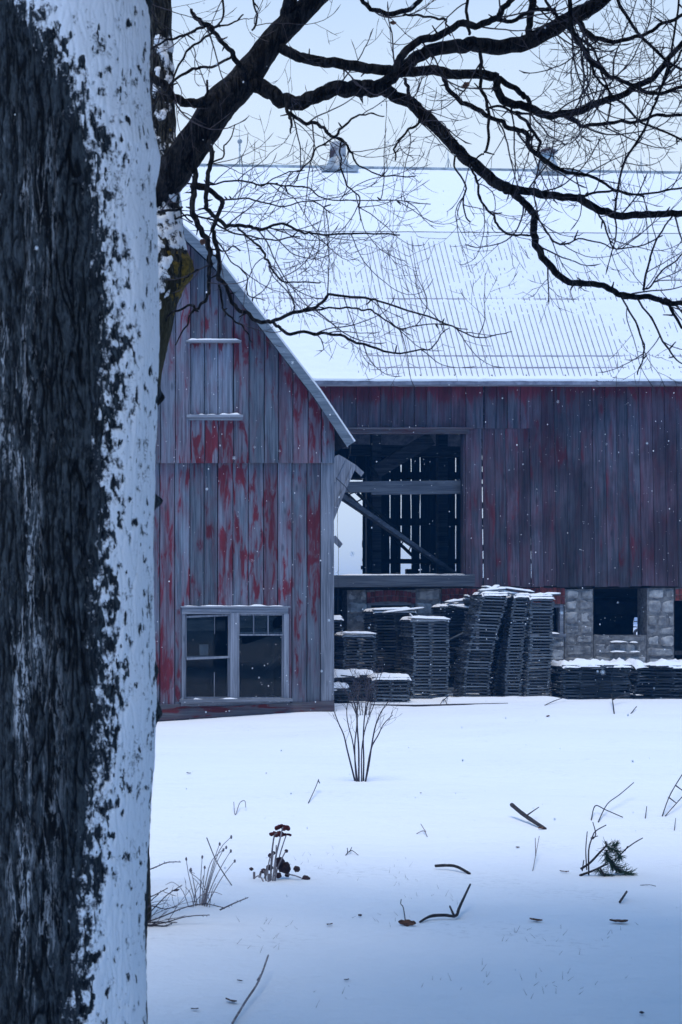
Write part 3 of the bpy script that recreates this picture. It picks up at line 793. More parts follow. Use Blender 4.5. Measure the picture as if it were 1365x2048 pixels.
# annex roof
def yend(z): return max(29.62, 29.6 + (z - EZ) / ((KZ - EZ) / 2.4) + .02)
ar = MB(); ars = MB(); rkb = MB()
for sgn in (1, -1):
    for (a, za1), (b, zb1) in zip(rk, rk[1:]):
        n_ = V(((za1 - zb1), 0, (b - a))).normalized(); n_.x *= sgn
        A = V((APX + sgn * a, 24.66, za1)); B = V((APX + sgn * b, 24.66, zb1)); A2 = V((A.x, yend(za1), za1)); B2 = V((B.x, yend(zb1), zb1))
        th = n_ * -.05
        vs = [A, B, B2, A2, A + th, B + th, B2 + th, A2 + th]
        ar.add(vs, [(0, 1, 2, 3), (7, 6, 5, 4), (0, 4, 5, 1), (1, 5, 6, 2), (2, 6, 7, 3), (3, 7, 4, 0)])
        # barge board on the front edge, a little proud of the roof edge
        dn = n_ * -.128; up_ = n_ * .012; yo = V((0, -.030, 0)); y2 = V((0, -.003, 0))
        vs = [A + yo + up_, B + yo + up_, B + yo + dn, A + yo + dn, A + y2 + up_, B + y2 + up_, B + y2 + dn, A + y2 + dn]
        rkb.add(vs, [(0, 1, 2, 3), (7, 6, 5, 4), (0, 4, 5, 1), (1, 5, 6, 2), (2, 6, 7, 3), (3, 7, 4, 0)])
        sn = n_ * .06
        vs = [A + n_ * .004 + V((0, .06, 0)), B + n_ * .004 + V((0, .06, 0)), B2 + n_ * .004, A2 + n_ * .004]
        vs += [v + sn for v in vs]
        ars.add(vs, [(4, 5, 6, 7), (0, 4, 5, 1), (1, 5, 6, 2), (2, 6, 7, 3), (3, 7, 4, 0)])
aro = ar.build('roof', M['back'], annex); ars.build('snow_cover', M['snowroof'], aro)
rkb.build('barge_board', M['rake'], annex)
# torn boards hanging from the annex corner
hp = MB()
def plate(mb, pts, d, th=.025, tilt=0.0):
    n = len(pts); vs = [P(a, b, d) + V((0, tilt * (a - pts[0][0]), 0)) for a, b in pts]; vs2 = [v + V((0, th, 0)) for v in vs]
    mb.add(vs + vs2, [tuple(range(n))[::-1], tuple(range(n, 2 * n))] + [(i, (i + 1) % n, n + (i + 1) % n, n + i) for i in range(n)])
plate(hp, [(671, 912), (678, 909), (692, 917), (669, 967), (668, 930)], 28.4); plate(hp, [(692.6, 917.4), (706, 926), (683, 985), (669, 1012), (669.3, 968)], 28.42)
plate(hp, [(706.6, 926.2), (711, 929), (711, 938), (690, 985), (668, 1042), (669, 1013), (683.6, 985.2)], 28.40)
plate(hp, [(711.5, 929), (729, 945), (723, 953), (711.5, 942)], 28.46); plate(hp, [(668, 1073), (672, 1071), (686, 1088), (680, 1096), (668, 1084)], 28.6)
tag(hp.build('torn_boards', M['trim'], None, origin=P(680, 950, 28.4)), 'torn grey boards dangling at the annex corner beside the dark opening', 'broken boards')
# wires
wr = MB()
wr.tube([P(702, 893, 27), P(701, 905, 27), P(697, 917, 27.2)], .006, 4); wr.tube([P(672, 955, 28.3), P(690, 972, 28.3), P(700, 985, 28.3), P(702, 995, 28.3), P(699, 998, 28.3)], .008, 4)
wr.tube([P(676, 1010, 27.5), P(675, 1060, 27.5), P(677.5, 1100, 27.5), P(677, 1160, 27.5), P(676, 1230, 27.5)], .004, 4)
tag(wr.build('loose_wire', M['iron'], None, origin=P(700, 900, 27)), 'thin loose wires hanging beside the annex eave', 'wire')
# pole and ladder across the opening
po = MB(); po.beam(P(684, 993, 30.5), P(914, 1150, 31.2), .10, .135, up=(0, -1, .3), w2=.07, h2=.085)
tag(po.build('leaning_pole', M['beam'], None, origin=P(912, 1148, 31.2)), 'grey squared pole slanting across the open barn doorway', 'pole')
la = MB(); a0, a1 = P(690, 984, 31.8), P(826, 1112, 33.4); b0, b1 = P(706, 978, 31.8), P(832, 1096, 33.4)
la.beam(a0, a1, .05, .09, up=(0, 1, 0)); la.beam(b0, b1, .05, .09, up=(0, 1, 0))
for i in range(9):
    t = (i + .4) / 9; la.tube([a0.lerp(a1, t), b0.lerp(b1, t)], .016, 5)
tag(la.build('wooden_ladder', M['back'], None, origin=a1), 'dark wooden ladder slanting behind the pole inside the barn', 'ladder')
# gate far behind the barn, seen through the basement
gp = thing('field_gate', 'dark curved metal gate seen through the basement opening', 'gate', (X(1285, 50), 50, 0))
mb = MB()
for py_ in (1229, 1245, 1256): mb.tube([P(1255, py_ - 3, 50), P(1310, py_, 50)], .018, 5)
mb.build('rail', M['iron'], gp)
mb = MB(); mb.tube([P(1270, 1272, 49.8)] + [P(1283 - 13 * math.cos(a), 1266 - 8 * math.sin(a), 49.8) for a in frange(0, math.pi, 10)] + [P(1320, 1263, 49.8)], .05, 6)
for q in (1277, 1283, 1290): mb.tube([P(q, 1259, 49.8), P(q, 1272, 49.8)], .03, 5)
mb.build('hoop', M['iron'], gp)

# ================================================================= STACKED SLAT TRAYS
def tray_mesh(w, dp, seed, dark=False, rough=False):
    rr = random.Random(seed); mb = MB(); h = .022
    ys_ = [0, dp * .33, dp * .66, dp - .05] if dp > .3 else [0, dp - .05]
    for y in ys_:
        e0 = rr.uniform(-.02, .02); e1 = rr.uniform(-.02, .02); zz = rr.uniform(-.003, .003)
        mb.beam((-w / 2 + e0, y + .022, .046 + zz), (w / 2 + e1, y + .022, .046 + zz + rr.uniform(-.006, .006)), .044, rr.uniform(.022, .032), rnd=rr.random())
    nx = max(2, int(w / .28) + 1)
    for i in range(nx):
        xq = -w / 2 + .025 + (w - .05) * i / (nx - 1) + rr.uniform(-.02, .02)
        mb.beam((xq, -.012 + rr.uniform(-.015, .01), .016), (xq, dp + rr.uniform(-.01, .02), .016), rr.uniform(.035, .05), .026, rnd=rr.random())
    if rough:
        for _ in range(5):
            y = rr.uniform(-.04, .05); xq = rr.uniform(-w / 2, w / 2 - .2); l = rr.uniform(.2, .6)
            mb.beam((xq, y, .03 + rr.uniform(-.02, .02)), (xq + l, y + rr.uniform(-.03, .03), .03 + rr.uniform(-.02, .02)), .05, .02, rnd=rr.random())
    return mb
SEED = [100]
def snowcap(ob, w, dp, z0, th=.05, seed=0, cut=.3, loc=None):
    mb = MB(); o = ob.location; ca, sa_ = math.cos(ob.rotation_euler.z), math.sin(ob.rotation_euler.z)
    def f(x, y):
        u = min(1, (w / 2 + .015 - abs(x)) / .05); v = min(1, (y + .02) / .035, (dp + .02 - y) / .06)
        t = th * (1 - cut + cut * 2.2 * (fbm(x * 4 + seed, y * 4, seed, 3) + .18)) * max(-.2, min(1, u, v)) + .008 * nz(x * 18, y * 18, seed)
        sag = -.03 * max(0, 1 - v) - .02 * max(0, 1 - u)
        return V((x * 1.0, y, z0 + t + sag)) + o, t
    mb.height(frange(-w / 2 - .015, w / 2 + .015, max(10, int(w / .04))), frange(-.03, dp + .02, 10), f, .004)
    s = mb.build('snow', M['snowcap'], ob, shade=True)
    return s
def stack(pxl, pxr, pyt, pyb, d, dp, lab, top_lab, grp, lean=0.0, pitch=.056, mat='slat', jit=.012, rough=False, bow=0.0, rot=0.0, snow=.05, cut=.3, leany=0.0):
    x0, x1 = X(pxl, d), X(pxr, d); w = x1 - x0; cx = (x0 + x1) / 2
    zb = Z(pyb, d) - .06; zt = Z(pyt, d); n = max(2, int((zt - zb) / pitch)); pitch = (zt - zb) / n
    protos = []
    for q in range(3):
        SEED[0] += 1; mb = tray_mesh(w * R.uniform(.96, 1.02), dp, SEED[0], rough=rough)
        protos.append(mb.build('slatted_tray', M[mat], None, origin=(0, 0, 0)))
    used = set(); last = None; tz = 0; tx = 0; walk = 0.0
    for i in range(n):
        t = i / n; q = R.randrange(3); p = protos[q]
        if q not in used: o = p; used.add(q)
        else: o = p.copy(); COL.objects.link(o)
        walk = walk * .7 + R.uniform(-jit, jit)
        bx = bow * math.sin(math.pi * t)
        o.location = (cx + lean * t + bx + walk, d + leany * t + R.uniform(-jit, jit), zb + i * pitch)
        o.rotation_euler = (R.uniform(-.012, .012), R.uniform(-.02, .02) + lean * .10 * t, rot + R.uniform(-.03, .03))
        if R.random() < .12: o.rotation_euler.z += R.uniform(-.12, .12); o.location.x += R.uniform(-.03, .03); o.location.y -= R.uniform(0, .04)
        o.scale.z = pitch / .062
        tag(o, lab, 'slatted tray', grp); last = o
    for q in range(3):
        if q not in used: bpy.data.objects.remove(protos[q])
    o = last; o['label'] = top_lab; o.rotation_euler = (0, 0, rot); del o['group']
    o.scale.z = 1
    if snow: snowcap(o, w, dp, .062, snow, SEED[0] * 1.7, cut)
    return o
B_ = 'weathered wooden tray '
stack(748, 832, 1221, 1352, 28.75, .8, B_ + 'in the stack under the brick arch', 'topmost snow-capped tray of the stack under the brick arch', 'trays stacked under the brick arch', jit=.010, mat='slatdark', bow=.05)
stack(686, 750, 1269, 1352, 28.3, .7, B_ + 'in the short stack beside the annex wall', 'topmost snowy tray of the short stack beside the annex wall', 'trays stacked beside the annex wall', mat='slat')
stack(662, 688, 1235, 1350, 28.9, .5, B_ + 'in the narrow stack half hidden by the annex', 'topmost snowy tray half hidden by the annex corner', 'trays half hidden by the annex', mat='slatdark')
stack(822, 896, 1238, 1404, 27.9, .75, B_ + 'in the straight tall stack left of the leaning stacks', 'topmost snow-capped tray of the straight tall stack', 'trays in the straight tall stack', bow=.03)
stack(745, 821, 1354, 1409, 27.2, .7, B_ + 'in the knee-high stack behind the bare shrub', 'topmost snow-capped tray of the knee-high stack behind the shrub', 'trays in the knee-high stack behind the shrub', snow=.06)
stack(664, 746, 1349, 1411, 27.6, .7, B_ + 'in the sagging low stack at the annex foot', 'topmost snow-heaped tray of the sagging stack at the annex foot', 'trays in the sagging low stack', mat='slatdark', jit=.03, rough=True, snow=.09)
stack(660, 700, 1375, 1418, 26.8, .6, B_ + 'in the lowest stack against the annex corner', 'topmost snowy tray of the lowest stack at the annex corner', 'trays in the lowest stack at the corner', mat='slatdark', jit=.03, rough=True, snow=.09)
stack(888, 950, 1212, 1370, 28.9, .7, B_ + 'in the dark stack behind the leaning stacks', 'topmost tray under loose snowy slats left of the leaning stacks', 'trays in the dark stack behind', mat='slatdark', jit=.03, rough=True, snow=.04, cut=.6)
stack(926, 978, 1187, 1408, 27.8, .6, B_ + 'in the tallest stack leaning to the right', 'topmost tray of the tallest leaning stack', 'trays in the tallest leaning stack', lean=.40, jit=.008, bow=-.10, snow=.04)
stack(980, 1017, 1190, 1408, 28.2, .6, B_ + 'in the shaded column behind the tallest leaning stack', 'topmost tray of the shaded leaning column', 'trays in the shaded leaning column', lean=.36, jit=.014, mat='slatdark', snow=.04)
stack(1010, 1044, 1190, 1408, 28.0, .6, B_ + 'in the middle leaning column with a dark gap', 'topmost tray of the middle leaning column', 'trays in the middle leaning column', lean=.19, jit=.010, bow=-.05, snow=.04)
stack(1051, 1098, 1193, 1406, 27.9, .6, B_ + 'in the upright column nearest the stone pier', 'topmost tray of the upright column nearest the pier', 'trays in the upright column by the pier', lean=.09, jit=.009, bow=.03, snow=.04)
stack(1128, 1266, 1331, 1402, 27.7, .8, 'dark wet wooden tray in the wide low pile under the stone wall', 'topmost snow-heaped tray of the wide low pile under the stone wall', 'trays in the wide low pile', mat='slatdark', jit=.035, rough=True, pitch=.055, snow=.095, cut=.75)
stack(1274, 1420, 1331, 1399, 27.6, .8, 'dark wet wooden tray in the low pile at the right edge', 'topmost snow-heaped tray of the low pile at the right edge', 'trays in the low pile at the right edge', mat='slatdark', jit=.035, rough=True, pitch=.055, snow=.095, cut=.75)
# loose slats with snow on top of the piles
def slat(a, b, d, w, lab, sn=.028, dd=0.0, th=.02, grp=None):
    p, q = P(*a, d), P(*b, d + dd); mb = MB(); mb.beam(p, q, w, th)
    o = mb.build('loose_lath', M['slat'], None, origin=p); tag(o, lab, 'lath', grp)
    if sn:
        mb = MB(); m_ = []; n = 8
        for i in range(n + 1):
            t = i / n; c = p.lerp(q, t) + V((0, 0, th / 2)); m_.append(c)
        s1 = R.uniform(0, 99)
        vs = []; fs = []; t_ = (q - p).normalized(); sd = t_.cross(V((0, 0, 1))).normalized()
        for i, c in enumerate(m_):
            hh = sn * (.75 + .5 * nz(i * .9 + s1)) * (1 if 0 < i < n else .35)
            for k, (u, hz) in enumerate(((-.52, -.008), (-.46, .6 * hh), (-.15, hh), (.2, hh), (.46, .6 * hh), (.52, -.008))): vs.append(c + sd * (u * w) + V((0, 0, hz)))
        for i in range(n):
            for k in range(5): fs.append((i * 6 + k, i * 6 + k + 1, i * 6 + 7 + k, i * 6 + 6 + k))
        fs += [(0, 5, 4, 3, 2, 1), tuple(n * 6 + k for k in range(6))]
        mb.add(vs, fs); mb.build('snow', M['snowcap'], o, shade=True)
    return o
S_ = 'snow-topped loose slat '
LS = [((958, 1182), (1010, 1178), 'lying level along the leaning stack top'), ((967, 1174), (1012, 1186), 'highest of all, at the peak of the leaning stack'), ((972, 1188), (995, 1172), 'crossing diagonally over the leaning stack peak'),
      ((985, 1181), (1042, 1190), 'sloping gently down across the middle of the leaning stacks'), ((1000, 1176), (1066, 1185), 'long and thin, sloping right over the leaning stacks'), ((1012, 1186), (1068, 1193), 'low across the middle of the leaning stacks'),
      ((1058, 1192), (1118, 1188), 'sticking out right of the upright column'), ((1060, 1195), (1096, 1191), 'short and flat on the upright column'), ((893, 1205), (934, 1200), 'flat on the dark stack behind'),
      ((897, 1211), (950, 1219), 'sloping down right on the dark stack behind'), ((933, 1198), (938, 1214), 'standing on end on the dark stack behind'), ((931, 1192), (960, 1206), 'tilted between dark stack and leaning stack'), ((887, 1214), (910, 1206), 'poking left from the dark stack'), ((903, 1212), (922, 1217), 'short, crosswise on the dark stack')]
for i, (a, b, l) in enumerate(LS):
    slat(a, b, 28.0 if i < 8 else 28.7, R.uniform(.09, .16), S_ + l, .035, R.uniform(-.1, .35), .03)
slat((893, 1282), (948, 1255), 28.3, .05, 'bare pale slat leaning between the dark stack and leaning stack', 0); slat((905, 1385), (930, 1366), 28.2, .05, 'bare short slat leaning low in the dark gap', 0)
slat((746, 1220), (822, 1218), 28.75, .10, S_ + 'along the top of the stack under the arch', .04); slat((765, 1226), (848, 1216), 28.7, .07, S_ + 'jutting right from the stack under the arch', .03)
slat((820, 1229), (826, 1236), 28.0, .07, S_ + 'stubby, on the left corner of the straight stack', .035); slat((818, 1236), (899, 1239), 27.85, .12, S_ + 'along the top of the straight stack', .04)
slat((683, 1266), (752, 1268), 28.25, .10, S_ + 'along the short stack beside the annex', .035)
lgp = MB(); lgp.tube([G(742, 1412) + V((0, 0, .0)), G(830, 1413) + V((0, 0, .012)), G(930, 1410) + V((0, 0, .008)), G(1016, 1407) + V((0, 0, .0))], [.016, .018, .016, .010], 7)
tag(lgp.build('fallen_pole', M['stick'], None, origin=G(742, 1412)), 'long thin pole lying half buried in snow before the stacks', 'pole')
# snow drift in front of the stacks
dr = MB()
def drf(x, y):
    t = .10 * math.exp(-((y - 27.5) / .5) ** 2) * (smooth(X(850, 27.5), X(900, 27.5), x) * smooth(X(1180, 27.5), X(1090, 27.5), x) + .5 * smooth(X(800, 27.5), X(690, 27.5), x) * smooth(X(640, 27.5), X(680, 27.5), x)) + .02 * fbm(x * 2, y * 2, 3) - .03
    return V((x, y, gz(x, y) + t)), t
dr.height(frange(X(640, 27.5), X(1180, 27.5), 90), frange(26.6, 28.5, 26), drf, 0)
o = dr.build('snow_drift', M['snow'], shade=True); tag(o, 'low snow drift at the foot of the stacks', 'snow', kind='structure')

# ================================================================= TREE CLOSE UP
def surf(path, rad, na, nl, disp=None, a0=0.0, a1=2 * math.pi, smoothpath=True):
    """skin of a limb: returns grid [i][k] of (base point, outward normal, angle, t); angle 0 = right, 90 deg = towards the camera"""
    path = [V(p) for p in path]; m = len(path); L = [0]
    for a, b in zip(path, path[1:]): L.append(L[-1] + (b - a).length)
    def at(s):
        for i in range(m - 1):
            if s <= L[i + 1] or i == m - 2:
                t = (s - L[i]) / max(1e-6, L[i + 1] - L[i]); p0 = path[max(0, i - 1)]; p1 = path[i]; p2 = path[i + 1]; p3 = path[min(m - 1, i + 2)]
                p = .5 * ((2 * p1) + (p2 - p0) * t + (2 * p0 - 5 * p1 + 4 * p2 - p3) * t * t + (3 * p1 - p0 - 3 * p2 + p3) * t ** 3)
                return p, lerp(rad[i], rad[i + 1], t)
    g = []
    for i in range(nl + 1):
        s = L[-1] * i / nl; p, r = at(s); q0, _ = at(max(0, s - .01)); q1, _ = at(min(L[-1], s + .01))
        t = (q1 - q0).normalized(); fw_ = V((0, -1, 0)); fw_ = (fw_ - t * fw_.dot(t)).normalized(); rt = fw_.cross(t).normalized()
        if rt.x < 0 and t.z > 0: rt = -rt
        row = []
        for k in range(na + 1):
            a = a0 + (a1 - a0) * k / na; n = rt * math.cos(a) + fw_ * math.sin(a)
            row.append((p + n * r, n, a, s, r))
        g.append(row)
    return g
def grid_mesh(mb, g, ptf, closed=True, pbf=None, keep=None, thpb=False, rndf=None):
    nl = len(g); na = len(g[0]); vs = []; fs = []; pb = []; th = []; rl = []
    for i in range(nl):
        for k in range(na - 1 if closed else na):
            b, n, a, s, r = g[i][k]; v, t = ptf(b, n, a, s, r); vs.append(v); th.append(t); pb.append(t if thpb else pbf(b, a, s) if pbf else 1.0)
            if rndf: rl.append(rndf(b, a, s))
    w = na - 1 if closed else na
    for i in range(nl - 1):
        for k in range(w if closed else w - 1):
            k2 = (k + 1) % w; q = (i * w + k, i * w + k2, (i + 1) * w + k2, (i + 1) * w + k)
            if keep is None or max(th[j] for j in q) > keep: fs.append(q)
    if keep is not None:
        used = sorted({j for f in fs for j in f}); mp = {j: i for i, j in enumerate(used)}
        vs = [vs[j] for j in used]; pb = [pb[j] for j in used]; fs = [tuple(mp[j] for j in f) for f in fs]
    rn = .5 if rndf is None else rl
    mb.add(vs, fs, rn, pb)
T1D = 5.2; T1C = 142; T1R = 164
tree1 = thing('snowy_tree', 'thick rough-barked tree trunk close up, plastered with snow down its right side', 'tree', (X(T1C, T1D), T1D, 0))
def ppx(p): return p.x / p.y * F + PX0, HY - (p.z - EYE) / p.y * F
edge = [(-300, 300), (0, 300), (60, 297), (200, 297), (280, 306), (325, 316), (355, 311), (385, 304), (480, 308), (600, 312), (700, 312), (800, 309), (900, 305), (1000, 305), (1100, 302), (1200, 304), (1300, 305), (1400, 311), (1480, 305), (1600, 298), (1700, 295), (1800, 292), (1900, 290), (2048, 290), (2300, 300)]
sbound = [(-400, 40), (-60, -8), (0, 8), (130, 84), (250, 140), (330, 176), (520, 192), (720, 214), (830, 203), (1000, 196), (1150, 190), (1300, 200), (1420, 200), (1500, 196), (1650, 172), (1750, 165), (1850, 155), (1950, 145), (2048, 138), (2300, 120)]
def bark_parts(a, z):
    u = a * T1R * T1D / F
    wx = .014 * nz(u * 9, z * 6, 3) + .006 * nz(u * 25, z * 16, 6)
    n1 = abs(nz((u + wx) * 29, z * 2.6, 1.5)); n2 = abs(nz((u + wx) * 52 + 9, z * 6.0, 7.5)); n3 = abs(nz((u + wx * 1.5) * 90 + 4, z * 20, 4.4))
    br = .5 + .5 * nz(u * 14, z * 7, 3.3)
    c1 = min(1, n1 * 6.5 + .3 * br, n2 * 5 + .3 * br)
    c2 = min(1, n3 * 4.5 + .2)
    low = .012 * nz(u * 3, z * 1.2, 5) + .006 * nz(u * 11, z * 2.5, 2)
    return c1, c2, low, u
def bark_d(a, z):
    c1, c2, low, u = bark_parts(a, z)
    return .013 * c1 + .005 * c2 + .004 * nz(u * 90, z * 30, 7) + low
rs = T1D / F
zs = []
g1 = surf([(X(T1C, T1D), T1D, -.25 + i * .45) for i in range(15)], [T1R * rs * (1 + .35 * max(0, 1 - i) ** 2 + (.03 * max(0, i - 8))) for i in range(15)], 500, 1150)
def bump_r(z):
    py = HY - (z - EYE) / T1D * F
    return (interp(edge, py) - 305) * rs
def t1bark(b, n, a, s, r):
    ca = math.cos(a); d = bark_d(a, b.z) + bump_r(b.z) * max(0, ca) ** 2
    knot = 0
    for (py, aa, sz, h) in ((795, .10, .028, .035), (1003, .06, .022, .03), (1425, .02, .03, .02), (1340, .1, .02, .015)):
        z = Z(py, T1D); q = ((b.z - z) / sz) ** 2 + (((a + math.pi) % (2 * math.pi) - math.pi - aa) * r / sz) ** 2
        if q < 6: knot += h * math.exp(-q)
    return b + n * (d - .016 + knot), knot
def aw_(a): return (a + math.pi) % (2 * math.pi) - math.pi
def t1snow(b, n, a, s, r):
    a_ = aw_(a); py = HY - (b.z - EYE) / T1D * F; pb_ = interp(sbound, py)
    ab = math.acos(max(-1, min(1, (pb_ - T1C) / T1R))); u = a_ * r
    nn = fbm(u * 15, b.z * 10, 2.2, 4); fine = fbm(u * 52, b.z * 34, 6.1, 3)
    m = (ab - a_) * r / .030 + 1.7 * nn + 2.2 * fine + .5                # grows to the right of the boundary
    if py > 1430 or py < 330: lo = .30 + .10 * nz(b.z * 6, 1, 1) + .25 * smooth(60, 20, py)
    else: lo = -.5
    lo = lerp(lo, -.6, smooth(1600, 1430, py) * smooth(280, 340, py))
    m2 = (a_ - lo) * r / .014 + 1.4 * fine
    if a_ < -1.5: m2 = -1
    dist = max(0, (ab - a_) * r)
    hol = fbm(u * 38 + 3, b.z * 25, 9.4, 3); bigh = nz(u * 7, b.z * 3.6, 4)
    hole = (.045 + .25 * smooth(.01, .13, dist)) - hol * .60 - .10 * bigh - .20 * fine
    t = min(m * .34, m2 * .5, hole * 2.7, .62 + .5 * nz(u * 11, b.z * 7, 2.7))
    top = smooth(40, 0, py + 14 * nz(u * 14, 1, 1)) * smooth(185, 225, T1C + math.cos(a_) * T1R)
    t = t - 3 * top
    k = t1bark(b, n, a, s, r)[1]
    th = (.0075 + .004 * nn + .002 * fine) * max(-1.2, t) - k * 1.2
    c1, c2, low, _ = bark_parts(a, b.z)
    base = bump_r(b.z) * max(0, math.cos(a)) ** 2 - .016 + low + .016 + .003 * (c1 - 1)
    return b + n * (base + th), (t if k < .008 else -1)
mb = MB(); grid_mesh(mb, g1, t1bark, pbf=lambda b, a, s: max(0, 1 - abs(aw_(a) - 2.35) / .75) * smooth(200, 420, HY - (b.z - EYE) / T1D * F), rndf=lambda b, a, s: (lambda q: q[0] * (.6 + .4 * q[1]))(bark_parts(a, b.z)))
tr1 = mb.build('trunk', M['bark'], tree1, shade=True)
mb = MB(); grid_mesh(mb, g1, t1snow, keep=-.45, thpb=True); q = mb.build('snow', M['snowbark'], tr1, shade=True); q['kind'] = 'stuff'
# limbs above the picture
mb = MB(); top = V((X(T1C, T1D), T1D, 6.0))
for dx, dy, h, r in ((-.9, .5, 3.2, .17), (.8, -.6, 3.4, .17), (.1, .9, 3.6, .15)):
    mb.tube([top + V((0, 0, -.3)), top + V((dx * .4, dy * .4, h * .3)), top + V((dx, dy, h * .65)), top + V((dx * 1.5, dy * 1.5, h))], [.26, r, r * .7, r * .4], 12)
mb.build('limb', M['branch'], tr1, shade=True)

# ================================================================= SPREADING TREE BEHIND
D2 = 8.0; r2 = D2 / F
tree2 = thing('spreading_tree', 'bare spreading tree behind the thick trunk with twiggy dark branches over the barn roof', 'tree', (X(240, D2), D2, gz(X(240, D2), D2)))
tp = [P(225, 1870, D2), P(232, 1500, D2), P(240, 1100, D2), P(258, 800, D2), P(290, 640, D2), P(316, 530, D2), P(318, 430, D2), P(318, 330, D2), P(322, 200, D2), P(322, 80, D2), P(318, -120, D2), P(330, -500, D2)]
tr_ = [76, 62, 58, 56, 54, 52, 42, 34, 26, 22, 20, 12]
g2 = surf(tp, [q * r2 for q in tr_], 150, 620)
def moss_k(b, a): 
    py = HY - (b.z - EYE) / b.y * F
    return math.exp(-((py - 540) / 34) ** 2) * math.exp(-(aw_(a - .15) / .8) ** 2)
def t2bark(b, n, a, s, r):
    u = a * r; d = .006 * (1 - 2 * abs(nz(u * 30, s * 5, 2))) + .004 * nz(u * 60, s * 18, 5) + .008 * nz(u * 8, s * 2, 3)
    return b + n * (d + .035 * moss_k(b, a)), 0
def t2snow(b, n, a, s, r):
    a_ = aw_(a); py = HY - (b.z - EYE) / b.y * F; u = a_ * r
    nn = fbm(u * 20, b.z * 16, 1.1, 4); f2 = fbm(u * 11, b.z * 7, 5.1, 2)
    lo = interp([(60, .9), (90, -.3), (150, .1), (260, .5), (330, .2), (380, -.2), (450, -.6), (505, -.6), (520, .95), (620, .9), (690, 1.0)], py); hi = 2.35
    cov = interp([(0, -1), (60, -.6), (78, .35), (110, .05), (160, -.25), (240, -.3), (330, -.3), (380, .15), (430, .34), (500, .22), (540, .05), (650, .04), (690, -.2), (740, -1)], py)
    t = min((a_ - lo) * 2.2, (hi - a_) * 2, cov + nn * 2.0 + f2 * .5, .8); th = .013 * t
    return b + n * (.35 * (t2bark(b, n, a, s, r)[0] - b).dot(n) + max(-.02, th) + .003), t
mb = MB(); grid_mesh(mb, g2, t2bark); tr2 = mb.build('trunk', M['bark2'], tree2, shade=True)
mb = MB(); grid_mesh(mb, g2, t2snow, keep=-.25, thpb=True); q = mb.build('snow', M['snowbark'], tr2, shade=True); q['kind'] = 'stuff'
def mossf(b, n, a, s, r):
    a_ = aw_(a); py = HY - (b.z - EYE) / b.y * F; u = a_ * r
    k = moss_k(b, a) * 1.0 + .55 * math.exp(-((py - 580) / 40) ** 2) * math.exp(-(aw_(a - .05) / .45) ** 2) + .3 * math.exp(-((py - 490) / 30) ** 2) * math.exp(-(aw_(a - .3) / .5) ** 2)
    th = .018 * (k - .38 + .9 * fbm(u * 22, b.z * 22, 3.3, 4))
    return t2bark(b, n, a, s, r)[0] + n * (th + .004 * nz(u * 120, b.z * 120, 2)), th
mb = MB(); grid_mesh(mb, g2, mossf, keep=0); mo_ = mb.build('moss', M['moss'], tr2, shade=True); mo_['kind'] = 'stuff'
# the big limb
lp = [P(285, 560, D2), P(300, 440, D2), P(318, 380, 7.97), P(362, 322, 7.93), P(403, 265, 7.9), P(440, 208, 7.9), P(478, 172, 7.9), P(536, 95, 7.9), P(572, 55, 7.9), P(617, 12, 7.9), P(668, -40, 7.9), P(760, -160, 7.8), P(800, -330, 7.7)]
lr = [46, 44, 40, 34, 33, 34, 31, 25, 23, 20, 19, 15, 9]
gl = surf(lp, [q * r2 for q in lr], 60, 330)
def lbark(b, n, a, s, r):
    u = a * r; return b + n * (.006 * nz(u * 34, s * 9, 2) + .004 * nz(u * 70, s * 22, 5) + .010 * nz(u * 7, s * 4, 3)), 0
mb = MB(); grid_mesh(mb, gl, lbark); limb = mb.build('limb', M['branch'], tree2, shade=True)

# --- twigs
class Tw: n = 0
def grow(mb, p, dr_, ln, r, lev, up=.13):
    Tw.n += 1
    st = .030 if lev < 2 else .022; n = max(3, int(ln / st)); st = ln / n
    pts = [p]; d = dr_.normalized(); bend = V((R.gauss(0, .09), R.gauss(0, .05), R.gauss(0, .08))); w1 = R.uniform(0, 99)
    for i in range(n):
        t = i / n
        d = d + bend * math.cos(t * 2.6) + V((R.gauss(0, .09), R.gauss(0, .06), R.gauss(0, .09))) + V((0, 0, up * (t * 1.9 - .35)))
        d.y *= .93; d.normalize(); pts.append(pts[-1] + d * st)
    rad = [r * lerp(1, .48, i / n) for i in range(n + 1)]
    rad[-1] = rad[-2] * .5
    if n >= 4: rad[-2] = max(rad[-2] * 1.7, .0020)
    mb.tube(pts, rad, 5 if r > .004 else 4 if r > .0026 else 3, cap=False)
    if lev >= 3 or ln < .06: return
    s = R.uniform(.04, .10) + ln * .10; side = R.choice((-1, 1))
    while s < ln * .97:
        i = min(n - 1, int(s / st)); b = pts[i].lerp(pts[i + 1], s / st - i); tg = (pts[i + 1] - pts[i]).normalized()
        ax = V((R.gauss(0, .3), 1, R.gauss(0, .3))).normalized(); ang = side * R.uniform(.5, 1.05)
        nd = Matrix.Rotation(ang, 3, ax) @ tg
        rem = ln - s
        l2 = min(.5, rem * R.uniform(.45, .95) + .055) * (1 if lev else R.uniform(.5, 1.05))
        if l2 < .075 and R.random() < .55: side = -side; s += .03; continue
        if R.random() < .92: grow(mb, b, nd, l2, max(.00145, rad[i] * .66), lev + 1, up)
        side = -side; s += R.uniform(.04, .11) * (1.2 if lev == 0 else 1)
def spline(pts, sub=5):
    out = []; m = len(pts)
    for i in range(m - 1):
        p0 = pts[max(0, i - 1)]; p1 = pts[i]; p2 = pts[i + 1]; p3 = pts[min(m - 1, i + 2)]
        for k in range(sub):
            t = k / sub; out.append(.5 * ((2 * p1) + (p2 - p0) * t + (2 * p0 - 5 * p1 + 4 * p2 - p3) * t * t + (3 * p1 - p0 - 3 * p2 + p3) * t ** 3))
    out.append(pts[-1]); return out
NB = 0
